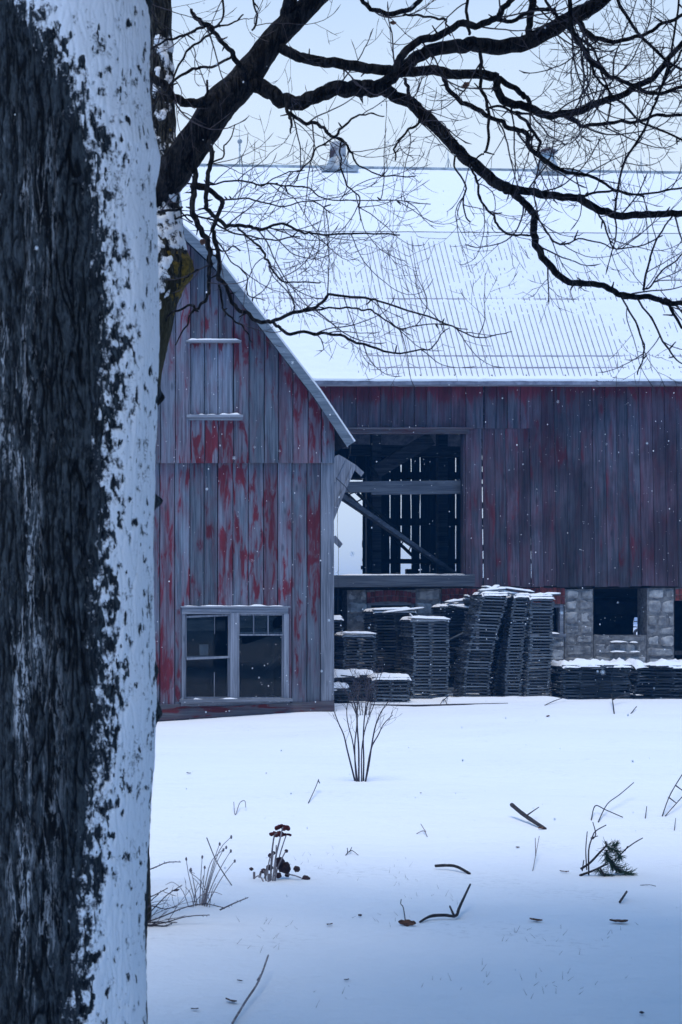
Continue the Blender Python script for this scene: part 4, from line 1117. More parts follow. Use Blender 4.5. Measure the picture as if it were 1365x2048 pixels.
def branch(px, w, d0=7.9, d1=7.7, tw=0.0, tl=(.2, .55), updir=0.0, parent=None, tip=False, wig=.16, tstart=.05):
    """traced branch: picture points at a real distance, widths in picture units; tw = twigs per metre"""
    global NB
    m = len(px); sd = R.uniform(0, 99); pts = []
    for i, (a, b) in enumerate(px):
        t = i / max(1, m - 1); d = lerp(d0, d1, t) + .10 * nz(t * 3, sd) * (t > 0)
        pts.append(P(a, b, d))
    if not isinstance(w, (list, tuple)): w = [w, w * .75]
    sp = spline(pts, 6); n = len(sp); rad = []
    for i in range(n):
        t = i / (n - 1) * (len(w) - 1); k = min(len(w) - 2, int(t)); rr = lerp(w[k], w[k + 1], t - k) / 2 * r2 * .9
        big = min(1, rr / .02)
        rad.append(rr * (1 + .07 * nz(i * .45, sd, 4)))
        sp[i] = sp[i] + V((nz(i * .4, sd), nz(i * .4, sd + 9), nz(i * .4, sd + 5))) * (rr * wig + .010 * (0 < i < n - 1)) + V((nz(i * .13, sd + 3), 0, nz(i * .13, sd + 6))) * .022 * min(1, i / 6) * (1 if rr < .012 else .3)
    mb = MB(); mb.tube(sp, rad, 12 if max(w) > 14 else 8 if max(w) > 6 else 6)
    # short knobs and spurs
    L = sum((sp[i + 1] - sp[i]).length for i in range(n - 1))
    for _ in range(int(L * 5)):
        i = R.randrange(1, n - 1); q = V((R.gauss(0, 1), R.gauss(0, .6), R.gauss(0, 1))).normalized()
        mb.tube([sp[i], sp[i] + q * (rad[i] + .008), sp[i] + q * (rad[i] + R.uniform(.015, .05))], [max(.003, rad[i] * .5), .0045, .0025], 5)
    o = mb.build('branch', M['branch'], parent or tree2, shade=True); NB += 1
    if tw > 0:
        tb_ = MB()
        for _ in range(max(1, int(L * tw * 1.35))):
            i = int(lerp(tstart, .99, R.random()) * (n - 2)); tg = (sp[i + 1] - sp[i]).normalized()
            ax = V((R.gauss(0, .35), 1, R.gauss(0, .35))).normalized(); nd = Matrix.Rotation(R.choice((-1, 1)) * R.uniform(.45, 1.25), 3, ax) @ tg
            nd.z += updir
            grow(tb_, sp[i], nd, R.uniform(*tl), max(.0027, min(.0046, rad[i] * .45)), 0)
        if tip: grow(tb_, sp[-1], sp[-1] - sp[-2], R.uniform(*tl), max(.002, rad[-1]), 0)
        if tb_.v: 
            t_ = tb_.build('twigs', M['twig'], o); t_['kind'] = 'stuff'
    return o
branch([(575, 45), (575, 20), (588, -10), (600, -60), (640, -150)], [30, 30, 26, 16], tw=2.0)
branch([(470, 165), (492, 172), (523, 174), (559, 197), (590, 205), (631, 192), (672, 178), (716, 178), (757, 175), (778, 168)], [38, 34, 31, 30, 33, 35, 36], 7.85, 7.8, tw=1.6)
branch([(765, 170), (793, 149), (822, 122), (855, 103), (911, 93), (952, 90), (1024, 92), (1075, 74), (1126, 46), (1178, 18), (1215, -10), (1290, -90), (1330, -200)], [24, 26, 28, 31, 34, 33, 28, 16], 7.8, 7.6, tw=1.2)
branch([(768, 164), (790, 136), (815, 100), (839, 81), (870, 76), (911, 52), (952, 49), (993, 41), (1003, 20), (1024, 0), (1050, -50)], [16, 17, 15, 13, 11], 7.75, 7.4, tw=4.5, tl=(.25, .6))
branch([(548, 92), (575, 102), (600, 113), (641, 123), (700, 131), (767, 141), (819, 144), (870, 141), (911, 149), (952, 148), (993, 154)], [22, 22, 22, 21, 20, 19], 7.9, 7.6, tw=1.2)
branch([(993, 157), (998, 185), (1019, 208), (1055, 213), (1091, 231), (1142, 226), (1198, 205), (1255, 185), (1306, 154), (1337, 118), (1372, 80), (1420, 30)], [15, 17, 15, 12, 9], 7.6, 7.3, tw=5, tl=(.3, .75), updir=.15)
branch([(993, 155), (1034, 179), (1050, 196), (1060, 214)], [12, 9], 7.6, 7.6)
branch([(1120, 230), (1142, 234), (1168, 246), (1219, 249), (1270, 244), (1327, 231), (1372, 226), (1430, 215)], [9, 7, 6], 7.4, 7.3, tw=5, tl=(.3, .7))
B3 = branch([(765, 172), (779, 187), (819, 205), (850, 231), (880, 262), (911, 297), (947, 328), (993, 364), (1016, 379)], [27, 25, 24, 24, 23, 22], 7.8, 7.6, tw=1.2)
branch([(1012, 374), (1065, 385), (1111, 392), (1157, 397), (1198, 420), (1239, 431), (1291, 431), (1332, 426), (1372, 428), (1440, 432)], [17, 16, 15, 14, 12], 7.6, 7.3, tw=4.5, tl=(.25, .6))
branch([(1014, 377), (1050, 405), (1068, 436), (1069, 472), (1080, 503), (1101, 533), (1137, 562), (1178, 567), (1219, 577), (1255, 592), (1306, 597), (1342, 605), (1390, 609), (1460, 612)], [14, 15, 14, 13, 12, 11, 9], 7.6, 7.4, tw=3.2, tl=(.25, .6))
branch([(1157, 396), (1178, 385), (1224, 379), (1255, 385), (1306, 389), (1372, 378)], [6, 5, 4], 7.5, 7.3, tw=5, tl=(.2, .5))
branch([(957, 95), (965, 133), (960, 174), (973, 221), (978, 277), (968, 308)], [8, 7, 5], 7.6, 7.4, tw=2.5, tl=(.2, .45))
branch([(968, 308), (950, 316), (938, 330)], [4, 2.5], 7.4, 7.4, tw=4)
branch([(885, 146), (901, 179), (932, 205), (968, 221), (993, 236), (1024, 256), (1050, 267), (1065, 297), (1091, 321), (1127, 344), (1178, 354), (1229, 379), (1290, 396)], [9, 10, 9, 10, 9, 6, 4], 7.6, 7.3, tw=4, tl=(.25, .55))
branch([(973, 221), (1003, 214), (1034, 221), (1062, 226)], [6, 5], 7.5, 7.5, tw=2)
branch([(1034, 224), (1060, 256), (1073, 287), (1076, 308)], [7, 6], 7.4, 7.4, tw=4, tl=(.2, .5))
branch([(1140, -20), (1142, 50), (1157, 87), (1203, 138), (1234, 159), (1280, 178), (1321, 182), (1372, 174), (1430, 168)], [9, 9, 8, 7], 7.3, 7.2, tw=5, tl=(.3, .7))
branch([(1150, 25), (1162, 50), (1178, 67), (1219, 82), (1270, 74), (1311, 56), (1372, 28), (1430, 0)], [11, 10, 8, 7], 7.5, 7.2, tw=5, tl=(.3, .7))
branch([(1165, 100), (1183, 138), (1219, 179), (1255, 220), (1296, 256), (1372, 290), (1430, 315)], [5, 5, 4], 7.3, 7.2, tw=5, tl=(.3, .6))
branch([(1230, 430), (1250, 330), (1290, 250), (1330, 160), (1350, 60), (1360, -30)], [4, 5, 5, 4], 7.1, 7.2, tw=5, tl=(.25, .6))
branch([(1310, 200), (1345, 140), (1365, 90), (1390, 20)], [5, 4], 7.1, 7.1, tw=7, tl=(.2, .55))
branch([(1225, -20), (1255, 30), (1300, 95), (1380, 150)], [7, 5], 7.3, 7.2, tw=6, tl=(.3, .6))
branch([(1085, -10), (1110, 20), (1150, 60), (1190, 110), (1215, 180), (1212, 260)], [6, 5, 3], 7.5, 7.3, tw=4, tl=(.2, .5))
branch([(716, -10), (742, 17), (778, 28), (814, 23), (846, -5), (870, -60)], [8, 10, 11, 10], 7.8, 7.7, tw=5, tl=(.25, .6))
branch([(806, 31), (850, 34), (880, 33), (897, 45), (905, 60)], [5, 5, 3], 7.7, 7.6, tw=5, tl=(.2, .5))
branch([(935, -20), (934, 31), (939, 72)], [7, 6], 7.7, 7.6, tw=4, tl=(.2, .5))
branch([(1062, -30), (1064, 25), (1056, 60), (1066, 80)], [16, 14, 12], 7.65, 7.65, tw=3)
branch([(993, 38), (1034, 41), (1066, 27), (1100, 17), (1118, 30), (1122, 50)], [9, 8, 6], 7.6, 7.5, tw=4, tl=(.2, .5))
# left cluster
branch([(382, 20), (395, 36), (410, 46), (436, 67), (456, 92), (477, 123), (497, 158)], [6, 10, 9, 11, 13], 7.5, 7.85, tw=2, tl=(.2, .5))
branch([(428, 58), (408, 55), (390, 56), (369, 74), (333, 82), (303, 96)], [6, 6, 4], 7.6, 7.4, tw=4, tl=(.2, .45))
branch([(412, 46), (440, 52), (468, 44), (484, 26)], [6, 4, 3], 7.5, 7.4, tw=6, tl=(.2, .5))
branch([(465, 112), (426, 133), (390, 138), (354, 159), (333, 182), (306, 215)], [6, 6, 4], 7.7, 7.4, tw=3.5, tl=(.2, .5))
branch([(428, 62), (405, 85), (374, 103), (354, 144), (345, 170)], [5, 5, 4], 7.6, 7.5, tw=3.5, tl=(.2, .45))
branch([(300, 152), (328, 169), (349, 195), (379, 205), (408, 202), (436, 190)], [16, 18, 18, 20, 22], 7.7, 7.85, tw=1)
branch([(408, 200), (413, 178), (414, 158)], [7, 4], 7.8, 7.7, tw=3)
branch([(300, -20), (312, 40), (330, 75)], [4, 3], 7.5, 7.4, tw=8, tl=(.2, .5))
branch([(440, -20), (446, 20), (430, 60)], [5, 4], 7.6, 7.5, tw=5, tl=(.2, .5))
branch([(505, 60), (520, 30), (505, -20)], [5, 4], 7.8, 7.6, tw=6, tl=(.2, .5))
branch([(574, 205), (579, 224), (584, 244), (582, 263)], [9, 7, 3], 7.8, 7.7)
branch([(579, 226), (600, 239), (626, 246), (651, 256), (667, 272), (680, 262), (706, 238), (737, 227), (772, 230)], [8, 8, 7, 6, 4, 2.5], 7.8, 7.6, tw=4, tl=(.25, .6))
branch([(670, 272), (686, 282), (701, 300), (716, 328), (768, 349), (830, 352)], [6, 5, 3.5, 2.5], 7.7, 7.5, tw=6, tl=(.25, .6))
branch([(682, 285), (680, 320), (690, 360), (715, 395), (722, 440)], [4, 3.5, 2.5], 7.7, 7.6, tw=6, tl=(.25, .55))
branch([(668, 275), (635, 300), (605, 335), (575, 345), (520, 372)], [4, 3, 2.5], 7.7, 7.5, tw=5, tl=(.2, .45))
branch([(839, 234), (834, 251), (809, 267), (793, 292), (790, 320)], [6, 5, 3], 7.7, 7.5, tw=7, tl=(.25, .6))
branch([(832, 222), (842, 244), (860, 251)], [6, 5], 7.7, 7.6, tw=2)
branch([(815, 200), (820, 175), (812, 158)], [8, 6], 7.7, 7.6, tw=1)
branch([(911, 297), (915, 330), (930, 360), (928, 410), (945, 445)], [4, 4, 3], 7.6, 7.4, tw=5, tl=(.25, .55))
branch([(940, 330), (955, 360), (960, 400), (985, 430), (1000, 455), (1020, 468), (1060, 470)], [5, 5, 5, 4], 7.6, 7.4, tw=5, tl=(.25, .55))
branch([(1050, 408), (1085, 450), (1120, 490), (1170, 480), (1230, 500)], [4, 4, 2.5], 7.4, 7.3, tw=5, tl=(.25, .5))
branch([(1240, 590), (1270, 640), (1290, 700), (1275, 755)], [4, 4, 2.5], 7.3, 7.3, tw=5, tl=(.2, .5))
branch([(1270, 592), (1310, 650), (1340, 710), (1372, 740)], [4, 4, 2.5], 7.3, 7.2, tw=5, tl=(.2, .5))
branch([(1320, 600), (1345, 625), (1372, 660)], [7, 5], 7.3, 7.2, tw=8, tl=(.2, .4))
branch([(1287, 580), (1293, 545), (1310, 480), (1345, 430)], [5, 4, 3], 7.3, 7.2, tw=7, tl=(.2, .5))
branch([(1290, 578), (1330, 540), (1372, 505)], [4, 3], 7.3, 7.2, tw=7, tl=(.2, .5))
branch([(1195, 420), (1215, 470), (1250, 500), (1330, 470)], [4, 3], 7.3, 7.2, tw=8, tl=(.25, .5))
# cluster hanging from the limb, twisting down before the annex
branch([(396, 268), (391, 323), (391, 356), (388, 379), (384, 408), (391, 438), (403, 461), (417, 485), (420, 514), (422, 543), (423, 573), (417, 596), (397, 614), (382, 622), (366, 655), (352, 690)], [12, 12, 13, 12, 12, 12, 9, 7, 6, 4, 2.5], 7.85, 7.5, tw=1.0, tl=(.15, .4), tstart=.5)
branch([(419, 282), (423, 317), (416, 347), (414, 382), (414, 411), (426, 432), (447, 449), (476, 452), (505, 452), (535, 455), (570, 452), (608, 461), (637, 468), (720, 467), (800, 470)], [11, 10, 10, 9, 8, 8, 6, 5, 4, 3], 7.8, 7.5, tw=5, tl=(.25, .6), tstart=.4)
branch([(386, 372), (400, 374), (417, 380), (441, 397), (444, 411), (432, 438), (429, 467), (432, 490), (438, 514), (438, 543), (444, 558), (455, 587), (476, 617), (502, 631), (529, 643), (543, 643), (582, 631), (617, 617), (652, 599), (667, 592), (737, 592), (768, 610), (870, 638), (921, 662), (973, 672), (1024, 667)], [14, 12, 10, 9, 10, 9, 8, 8, 8, 8, 7, 5, 4, 3, 2], 7.8, 7.5, tw=2.8, tl=(.2, .55), tstart=.62)
branch([(543, 642), (561, 655), (579, 666), (623, 666), (652, 663), (703, 681), (741, 689), (779, 702), (817, 703), (855, 698), (882, 677), (902, 656)], [7, 7, 6, 5, 4, 3, 2], 7.6, 7.4, tw=4.5, tl=(.2, .5), tstart=.3)
branch([(608, 622), (649, 618), (700, 621), (735, 621), (761, 632), (782, 648), (811, 654), (882, 652), (940, 655)], [4, 4, 3, 2], 7.6, 7.4, tw=4, tl=(.2, .45), tstart=.3)
branch([(438, 570), (450, 615), (464, 640), (490, 663), (505, 680)], [5, 4, 2.5], 7.6, 7.5, tw=2, tl=(.15, .3))
branch([(432, 498), (446, 499), (464, 499), (483, 505)], [4, 3], 7.6, 7.5, tw=6, tl=(.12, .3))
branch([(476, 455), (505, 482), (529, 502), (532, 523), (543, 537), (558, 558), (593, 565), (640, 563)], [5, 5, 4, 3], 7.6, 7.4, tw=5, tl=(.2, .5))
branch([(345, 367), (388, 367), (432, 367), (476, 361), (520, 367), (579, 373), (617, 379), (670, 398), (776, 400), (864, 407)], [4, 4, 4, 3, 2], 8.1, 7.9, tw=5.5, tl=(.25, .65))
branch([(348, 438), (382, 433), (417, 438), (440, 448), (490, 470), (540, 480), (600, 475)], [4, 4, 3], 7.9, 7.7, tw=5, tl=(.2, .55))
branch([(338, 398), (352, 412), (372, 430), (390, 440)], [3, 4], 7.9, 7.8, tw=4, tl=(.15, .35))
branch([(316, 424), (340, 424), (358, 420), (364, 410)], [7, 6, 4], 7.8, 7.75, tw=3, tl=(.12, .3))
branch([(420, 330), (445, 315), (452, 290), (458, 278), (470, 250)], [4, 3.5, 2.5], 7.8, 7.7, tw=6, tl=(.2, .45))
branch([(372, 330), (380, 338), (388, 346)], [6, 6], 7.8, 7.8, tw=5, tl=(.1, .2))
branch([(440, 400), (500, 400), (560, 412), (620, 400), (660, 430)], [4, 3, 2.5], 7.8, 7.6, tw=7, tl=(.25, .55))
branch([(430, 470), (460, 520), (490, 545), (500, 590), (530, 600)], [3, 2.5], 7.6, 7.5, tw=6, tl=(.2, .45))
branch([(397, 540), (380, 552), (366, 566)], [4, 3], 7.6, 7.6)
branch([(332, 640), (350, 625), (370, 615), (390, 617)], [4, 5, 6], 7.9, 7.6)
# single dead leaves still hanging
def leaf(p, s, lab, m='deadleaf', flat=True, grp=None, curl=.5):
    mb = MB(); n = 7; vs = []; fs = []; az = R.uniform(0, 6.3); rx = R.uniform(-.5, .5) if flat else R.uniform(.6, 1.5)
    mt = Matrix.Rotation(az, 3, 'Z') @ Matrix.Rotation(rx, 3, 'X')
    for i in range(n + 1):
        u = i / n * 2 - 1; w = .55 * (1 - abs(u) ** 2.2) * (1 + .25 * math.cos(u * 9)) + .03
        for v in (-1, -.4, .4, 1):
            z = curl * (v * v * .35 + .25 * u * u) + .08 * nz(u * 3, v * 3, az)
            vs.append(V(p) + mt @ V((u * s, v * w * s, z * s)))
    for i in range(n):
        for k in range(3): fs.append((i * 4 + k, i * 4 + k + 1, i * 4 + 5 + k, i * 4 + 4 + k))
    o0 = len(vs); vs += [v + V((0, 0, -.0012)) for v in vs]; fs += [tuple(q + o0 for q in f[::-1]) for f in fs]
    mb.add(vs, fs); return tag(mb.build('dead_leaf', M[m], None, origin=p, shade=True), lab, 'leaf', grp)
leaf(P(930, 171, 7.55), .028, 'brown dead leaf still hanging high among the branches', flat=False)
leaf(P(786, 46, 7.7), .018, 'small dead leaf hanging near the top of the picture', flat=False); leaf(P(408, 484, 7.6), .028, 'curled brown leaf caught on the twisted branch by the annex roof', flat=False)

# ================================================================= THINGS ON THE SNOW
def lift(p, h): return V(p) + V((0, 0, h))
def stick(pts, w, lab, name='stick', cat='stick', grp=None, mat='stick', buried=True, side=()):
    """pts: picture points with height above the snow in metres"""
    ps = []
    for q in pts:
        ps.append(lift(G(q[0], q[1]), q[2] if len(q) > 2 else .012))
    d = ps[0].y; mb = MB(); sp = spline(ps, 5) if len(ps) > 2 else [ps[0].lerp(ps[1], i / 8) for i in range(9)]
    n = len(sp); w = w if isinstance(w, (list, tuple)) else [w, w * .7]
    w = [q * (.62 if max(w) < 5 else .76) for q in w]
    rad = []
    for i in range(n):
        t = i / (n - 1) * (len(w) - 1); k = min(len(w) - 2, int(t)); rad.append(lerp(w[k], w[k + 1], t - k) / 2 * d / F * (1 + .12 * nz(i * .8, d)))
    mb.tube(sp, rad, 8)
    for s in side:
        q = [lift(G(a[0], a[1]), a[2]) for a in s[0]]; mb.tube(q, [s[1] / 2 * d / F, s[1] * .35 * d / F] if len(q) == 2 else [s[1] / 2 * d / F * (1 - .2 * j) for j in range(len(q))], 6)
    return tag(mb.build(name, M[mat], None, origin=ps[0], shade=True), lab, cat, grp)
def upright(mb, base, pts, w, n=6):
    """plant stem: base is a picture point on the snow, pts picture points in the plane of the base"""
    b = G(*base); d = b.y; ps = [b + V((0, 0, -.03))] + [P(a, c, d + (e[0] if e else 0)) for a, c, *e in pts]
    sp = spline(ps, 4); m = len(sp); w = [q * .78 for q in (w if isinstance(w, (list, tuple)) else [w, w * .5])]; rad = []
    for i in range(m):
        t = i / (m - 1) * (len(w) - 1); k = min(len(w) - 2, int(t)); rad.append(lerp(w[k], w[k + 1], t - k) / 2 * d / F)
    mb.tube(sp, rad, n); return sp
# bare shrub
b_ = G(720, 1562)
shrub = thing('bare_shrub', 'bare upright shrub with several thin stems rising from the open snow', 'shrub', b_)
SH = [((712, 1562), [(705, 1540), (695, 1500), (688, 1470), (677, 1445), (668, 1420)], 5), ((714, 1563), [(711, 1530), (710, 1490), (714, 1450), (712, 1420), (705, 1395)], 4.5),
      ((718, 1563), [(718, 1500), (715, 1450), (716, 1400), (722, 1370)], 5), ((727, 1562), [(728, 1520), (727, 1480), (730, 1430), (738, 1400), (742, 1370)], 4.5),
      ((730, 1563), [(738, 1530), (744, 1490), (752, 1450), (765, 1420), (780, 1400)], 5), ((731, 1560), [(742, 1500), (757, 1470), (768, 1448), (786, 1430)], 4), ((716, 1563), [(707, 1490), (697, 1450), (694, 1420), (700, 1385)], 3.5), ((724, 1563), [(724, 1500), (733, 1450), (748, 1410), (757, 1375)], 3.5)]
for base, pts, w in SH:
    mb = MB(); pts = [(a, c, R.uniform(-.12, .12) * i / 4) for i, (a, c) in enumerate(pts)]
    sp = upright(mb, base, pts, [w, w * .75, w * .45], 7); so = mb.build('stem', M['twig'], shrub, shade=True)
    tb_ = MB()
    for _ in range(4):
        i = R.randrange(int(len(sp) * .5), len(sp) - 1); tg = sp[i + 1] - sp[i]
        nd = tg.normalized() + V((R.choice((-1, 1)) * R.uniform(.3, .7), R.gauss(0, .3), R.uniform(0, .4)))
        grow(tb_, sp[i], nd, R.uniform(.10, .28), .0022, 2, .10)
    t_ = tb_.build('twigs', M['twig'], so); t_['kind'] = 'stuff'
# second fuzzy shrub close to the stacks
b2 = V((X(728, 24.0), 24.0, gz(X(728, 24), 24)))
fz = thing('twiggy_shrub', 'dense purplish twiggy shrub growing in front of the sagging low stack', 'shrub', b2); mb = MB(); tb_ = MB()
for k in range(12):
    a = R.uniform(-.5, .5); top = b2 + V((a * .8, R.uniform(-.3, .3), R.uniform(.45, .75)))
    mb.tube([b2 + V((a * .2, 0, -.05)), b2.lerp(top, .5) + V((a * .05, 0, 0)), top], [.006, .004, .003], 5)
    for _ in range(5): grow(tb_, b2.lerp(top, R.uniform(.4, 1)), V((a + R.gauss(0, .5), R.gauss(0, .4), 1)), R.uniform(.1, .3), .0032, 1, .08)
mb.build('stem', M['twig'], fz); t_ = tb_.build('twigs', M['twig'], fz); t_['kind'] = 'stuff'
# dried flower clump with flat dark heads
b3 = G(548, 1757); d3 = b3.y
fl_ = thing('dried_flowers', 'clump of dried flowers with flat dark red heads standing in the snow', 'dried flowers', b3)
for base, top, w, hd in (((542, 1760), (549, 1672), 5, (555, 1665, 13, 8)), ((545, 1762), (563, 1668), 5, (566, 1652, 13, 8)), ((550, 1755), (573, 1670), 3.5, (573, 1668, 9, 4))):
    mb = MB(); mid = ((base[0] + top[0]) / 2 - 2, (base[1] + top[1]) / 2); upright(mb, base, [mid, top, (hd[0], hd[1] + 2)], [w, w * .7]); so = mb.build('stem', M['stem'], fl_, shade=True)
    mb = MB(); hx, hy, rw, rh = hd; c = P(hx, hy, d3); q = d3 / F
    for _ in range(16):
        a = R.uniform(0, 6.28); rr = math.sqrt(R.random()) * rw * q; dz = -(rr / (rw * q)) ** 2 * rh * .6 * q
        mb.blob(c + V((rr * math.cos(a), rr * math.sin(a) * .8, dz)), rw * .34 * q, rw * .34 * q, rh * .5 * q, .4, 4, 8, 6)
    mb.build('flower_head', M['flower'], so, shade=True)
for base, pts in (((538, 1761), [(536, 1740), (541, 1712)]), ((540, 1762), [(545, 1720), (548, 1705)]), ((549, 1760), [(556, 1735), (572, 1702)]), ((535, 1762), [(528, 1740)]), ((532, 1763), [(520, 1752), (508, 1757)]), ((550, 1762), [(552, 1730), (553, 1690)])):
    mb = MB(); upright(mb, base, pts, [4, 3]); mb.build('stem', M['stem'], fl_, shade=True)
for px_, py_, s in ((541, 1711, 5), (548, 1706, 4), (573, 1702, 4), (559, 1722, 9), (570, 1736, 13), (562, 1728, 10), (540, 1735, 7), (557, 1751, 7), (594, 1738, 7), (503, 1738, 4), (528, 1742, 6), (575, 1750, 5)):
    mb = MB(); c = P(px_, py_, d3 + R.uniform(-.04, .04)); mb.blob(c, s * d3 / F, s * d3 / F * .5, s * d3 / F * .85, .5, 3, 9, 7); mb.build('shrivelled_leaf', M['darkleaf'], fl_, shade=True)
mb = MB(); mb.tube([P(572, 1748, d3), P(590, 1751, d3), P(603, 1756, d3)], .004, 5); so = mb.build('stem', M['stem'], fl_)
mb = MB(); mb.blob(P(612, 1757, d3), .026, .018, .018, .5, 3, 9, 7); mb.build('flower_head', M['darkleaf'], so, shade=True)
for px_, py_ in ((512, 1758), (522, 1755), (533, 1757), (540, 1764)):
    mb = MB(); a = G(px_, py_); mb.beam(a + V((-.01, 0, -.01)), a + V((R.uniform(-.02, .03), 0, R.uniform(.03, .07))), .014, .003, up=(0, 1, 0)); mb.build('dry_stub', M['stem'], fl_)
# dry pale stems
b4 = G(402, 1808); d4 = b4.y
ds = thing('dry_stems', 'clump of thin pale dry stems fanning out of the snow near the trunk', 'dead plant', b4)
for base, pts in (((395, 1812), [(385, 1780), (377, 1745), (373, 1718)]), ((396, 1810), [(388, 1765), (382, 1740)]), ((400, 1811), [(402, 1760), (405, 1714)]), ((404, 1812), [(415, 1770), (432, 1710), (440, 1688)]), ((405, 1810), [(420, 1760), (440, 1700), (463, 1674)]),
                  ((406, 1812), [(425, 1770), (445, 1730), (462, 1702)]), ((408, 1812), [(430, 1780), (448, 1750), (470, 1722)]), ((403, 1811), [(413, 1760), (425, 1720), (453, 1695)]), ((402, 1810), [(407, 1770), (410, 1735)]), ((407, 1811), [(418, 1775), (432, 1730), (447, 1700)])):
    mb = MB(); pts = [(a, c, R.uniform(-.05, .05)) for a, c in pts]; sp = upright(mb, base, pts, [3.2, 2.2, 1.6], 5)
    mb.blob(sp[-1], .006, .006, .010, .4); mb.build('stem', M['stem'], ds, shade=True)
mb = MB(); mb.blob(P(382, 1740, d4), .008, .008, .012, .4); mb.build('seed_head', M['darkleaf'], ds)
stick([(414, 1745, .22), (432, 1762, .13), (450, 1770, .06), (464, 1774, .01)], [3.5, 3], 'thin dark twig slanting across the pale dry stems', 'twig', 'twig')
for _ in range(9):
    mb = MB(); bx, by = R.uniform(380, 425), R.uniform(1800, 1814); h = R.uniform(14, 60); dx = R.gauss(8, 22)
    pts = [(bx + dx * .4, by - h * .6, R.uniform(-.05, .05)), (bx + dx, by - h, R.uniform(-.08, .08))]
    if R.random() < .4: pts.append((bx + dx + R.choice((-1, 1)) * R.uniform(8, 20), by - h + R.uniform(2, 12), 0))
    upright(mb, (bx, by), pts, [2.2, 1.5], 4); mb.build('stem', M['stem'], ds, shade=True)
# thorny bush half hidden behind the trunk
b5 = G(275, 1850); d5 = b5.y
tb5 = thing('thorny_bush', 'low thorny leafless bush poking out from behind the snowy trunk', 'bush', b5)
for pts in ([(285, 1840), (310, 1815), (335, 1790), (365, 1770)], [(283, 1860), (320, 1835), (370, 1815), (410, 1808), (450, 1816)], [(282, 1862), (330, 1845), (375, 1833), (420, 1830)], [(283, 1745), (310, 1735), (335, 1725), (362, 1724)], [(285, 1800), (310, 1790), (336, 1776)],
            [(284, 1870), (305, 1868), (320, 1880)], [(284, 1895), (310, 1900), (355, 1893)], [(300, 1855), (315, 1870), (330, 1860), (345, 1852)], [(290, 1830), (300, 1805), (318, 1788)], [(283, 1820), (305, 1812), (330, 1818), (355, 1812)], [(296, 1858), (303, 1870), (312, 1888)], [(440, 1820), (470, 1806), (497, 1795)]):
    mb = MB(); ps = [P(a, c, d5 + R.uniform(-.06, .06)) for a, c in [(275, pts[0][1] + 5)] * (pts[0][0] < 300) + pts]
    ps = [V((p.x, p.y, max(p.z, gz(p.x, p.y) + .004))) for p in ps]; sp = spline(ps, 5); mb.tube(sp, [.0042 * (1 - .5 * i / len(sp)) for i in range(len(sp))], 5)
    for i in range(1, len(sp) - 1, 1):
        q = V((R.gauss(0, 1), R.gauss(0, .5), R.gauss(0, 1))).normalized() * R.uniform(.006, .013); mb.tube([sp[i], sp[i] + q], [.0022, .0006], 4)
    mb.build('stem', M['twig'], tb5)
tb_ = MB()
for _ in range(9):
    p = P(R.uniform(285, 340), R.uniform(1780, 1870), d5 + R.uniform(-.2, .2)); p.z = max(p.z, gz(p.x, p.y)); grow(tb_, p, V((R.uniform(.2, 1), R.gauss(0, .4), R.uniform(-.1, .7))), R.uniform(.08, .22), .002, 2, .02)
t_ = tb_.build('twigs', M['twig'], tb5); t_['kind'] = 'stuff'
leaf(G(352, 1782), .03, 'dark curled leaf in the hollow beside the thorny bush', 'darkleaf')
# sticks
stick([(1024, 1634, .10), (1045, 1642, .06), (1070, 1652, .03), (1091, 1659, .005)], [11, 11, 10, 8], 'thick dark stick with a forked side twig lying on the snow', side=[([(1054, 1646, .06), (1066, 1640, .07), (1078, 1634, .08)], 3.2)])
stick([(871, 1738, .02), (895, 1740, .03), (915, 1743, .03), (940, 1749, .005)], [8, 8, 7], 'short smooth dark stick lying alone, without side twigs')
stick([(840, 1846, .005), (862, 1840, .02), (890, 1838, .02), (912, 1839, .02), (920, 1832, .05), (941, 1812, .12)], [5, 9, 8, 8, 5], 'bent dark stick with its right end kinked upward', side=[([(908, 1838, .02), (900, 1831, .05)], 5)])
stick([(465, 2052, .01), (490, 2020, .03), (518, 1985, .05), (537, 1946, .08)], [6, 6, 5], 'long straight grey stick at the bottom edge of the picture', mat='stem', side=[([(517, 1984, .05), (522, 1978, .06)], 7)])
stick([(1240, 1808, .01), (1248, 1803, .03), (1254, 1797, .04)], [6, 5], 'stubby dark stick right of centre below the pine sprig')
stick([(1183, 1641, .005), (1191, 1626, .06), (1212, 1632, .05), (1246, 1637, .01)], [3.5, 3.5, 3], 'thin angled twig lying above the pine sprig', 'twig', 'twig')
stick([(1197, 1645, .005), (1215, 1625, .07), (1240, 1612, .1), (1268, 1596, .14)], [3.5, 3], 'long thin twig rising right above the pine sprig', 'twig', 'twig')
stick([(1325, 1633, .005), (1342, 1610, .1), (1372, 1580, .2)], [3.5, 3.5], 'left thin twig of the pair at the right edge', 'twig', 'twig', side=[([(1338, 1613, .08), (1352, 1617, .05)], 3), ([(1352, 1600, .13), (1365, 1603, .1)], 3)])
stick([(1331, 1633, .005), (1350, 1622, .05), (1375, 1605, .1)], [3, 3], 'right thin twig of the pair at the right edge', 'twig', 'twig')
stick([(617, 1607, .003), (630, 1592, .06), (638, 1580, .1)], [2.8, 2.5], 'tiny forked twig standing left of the bare shrub', 'twig', 'twig', side=[([(637, 1582, .1), (640, 1586, .09)], 2.5)])
stick([(468, 1616, .05), (471, 1630, .003), (480, 1618, .05), (490, 1616, .06), (492, 1622, .03)], [2.2, 2.5, 2], 'fine looped twig left of the dried flowers', 'twig', 'twig', mat='stem')
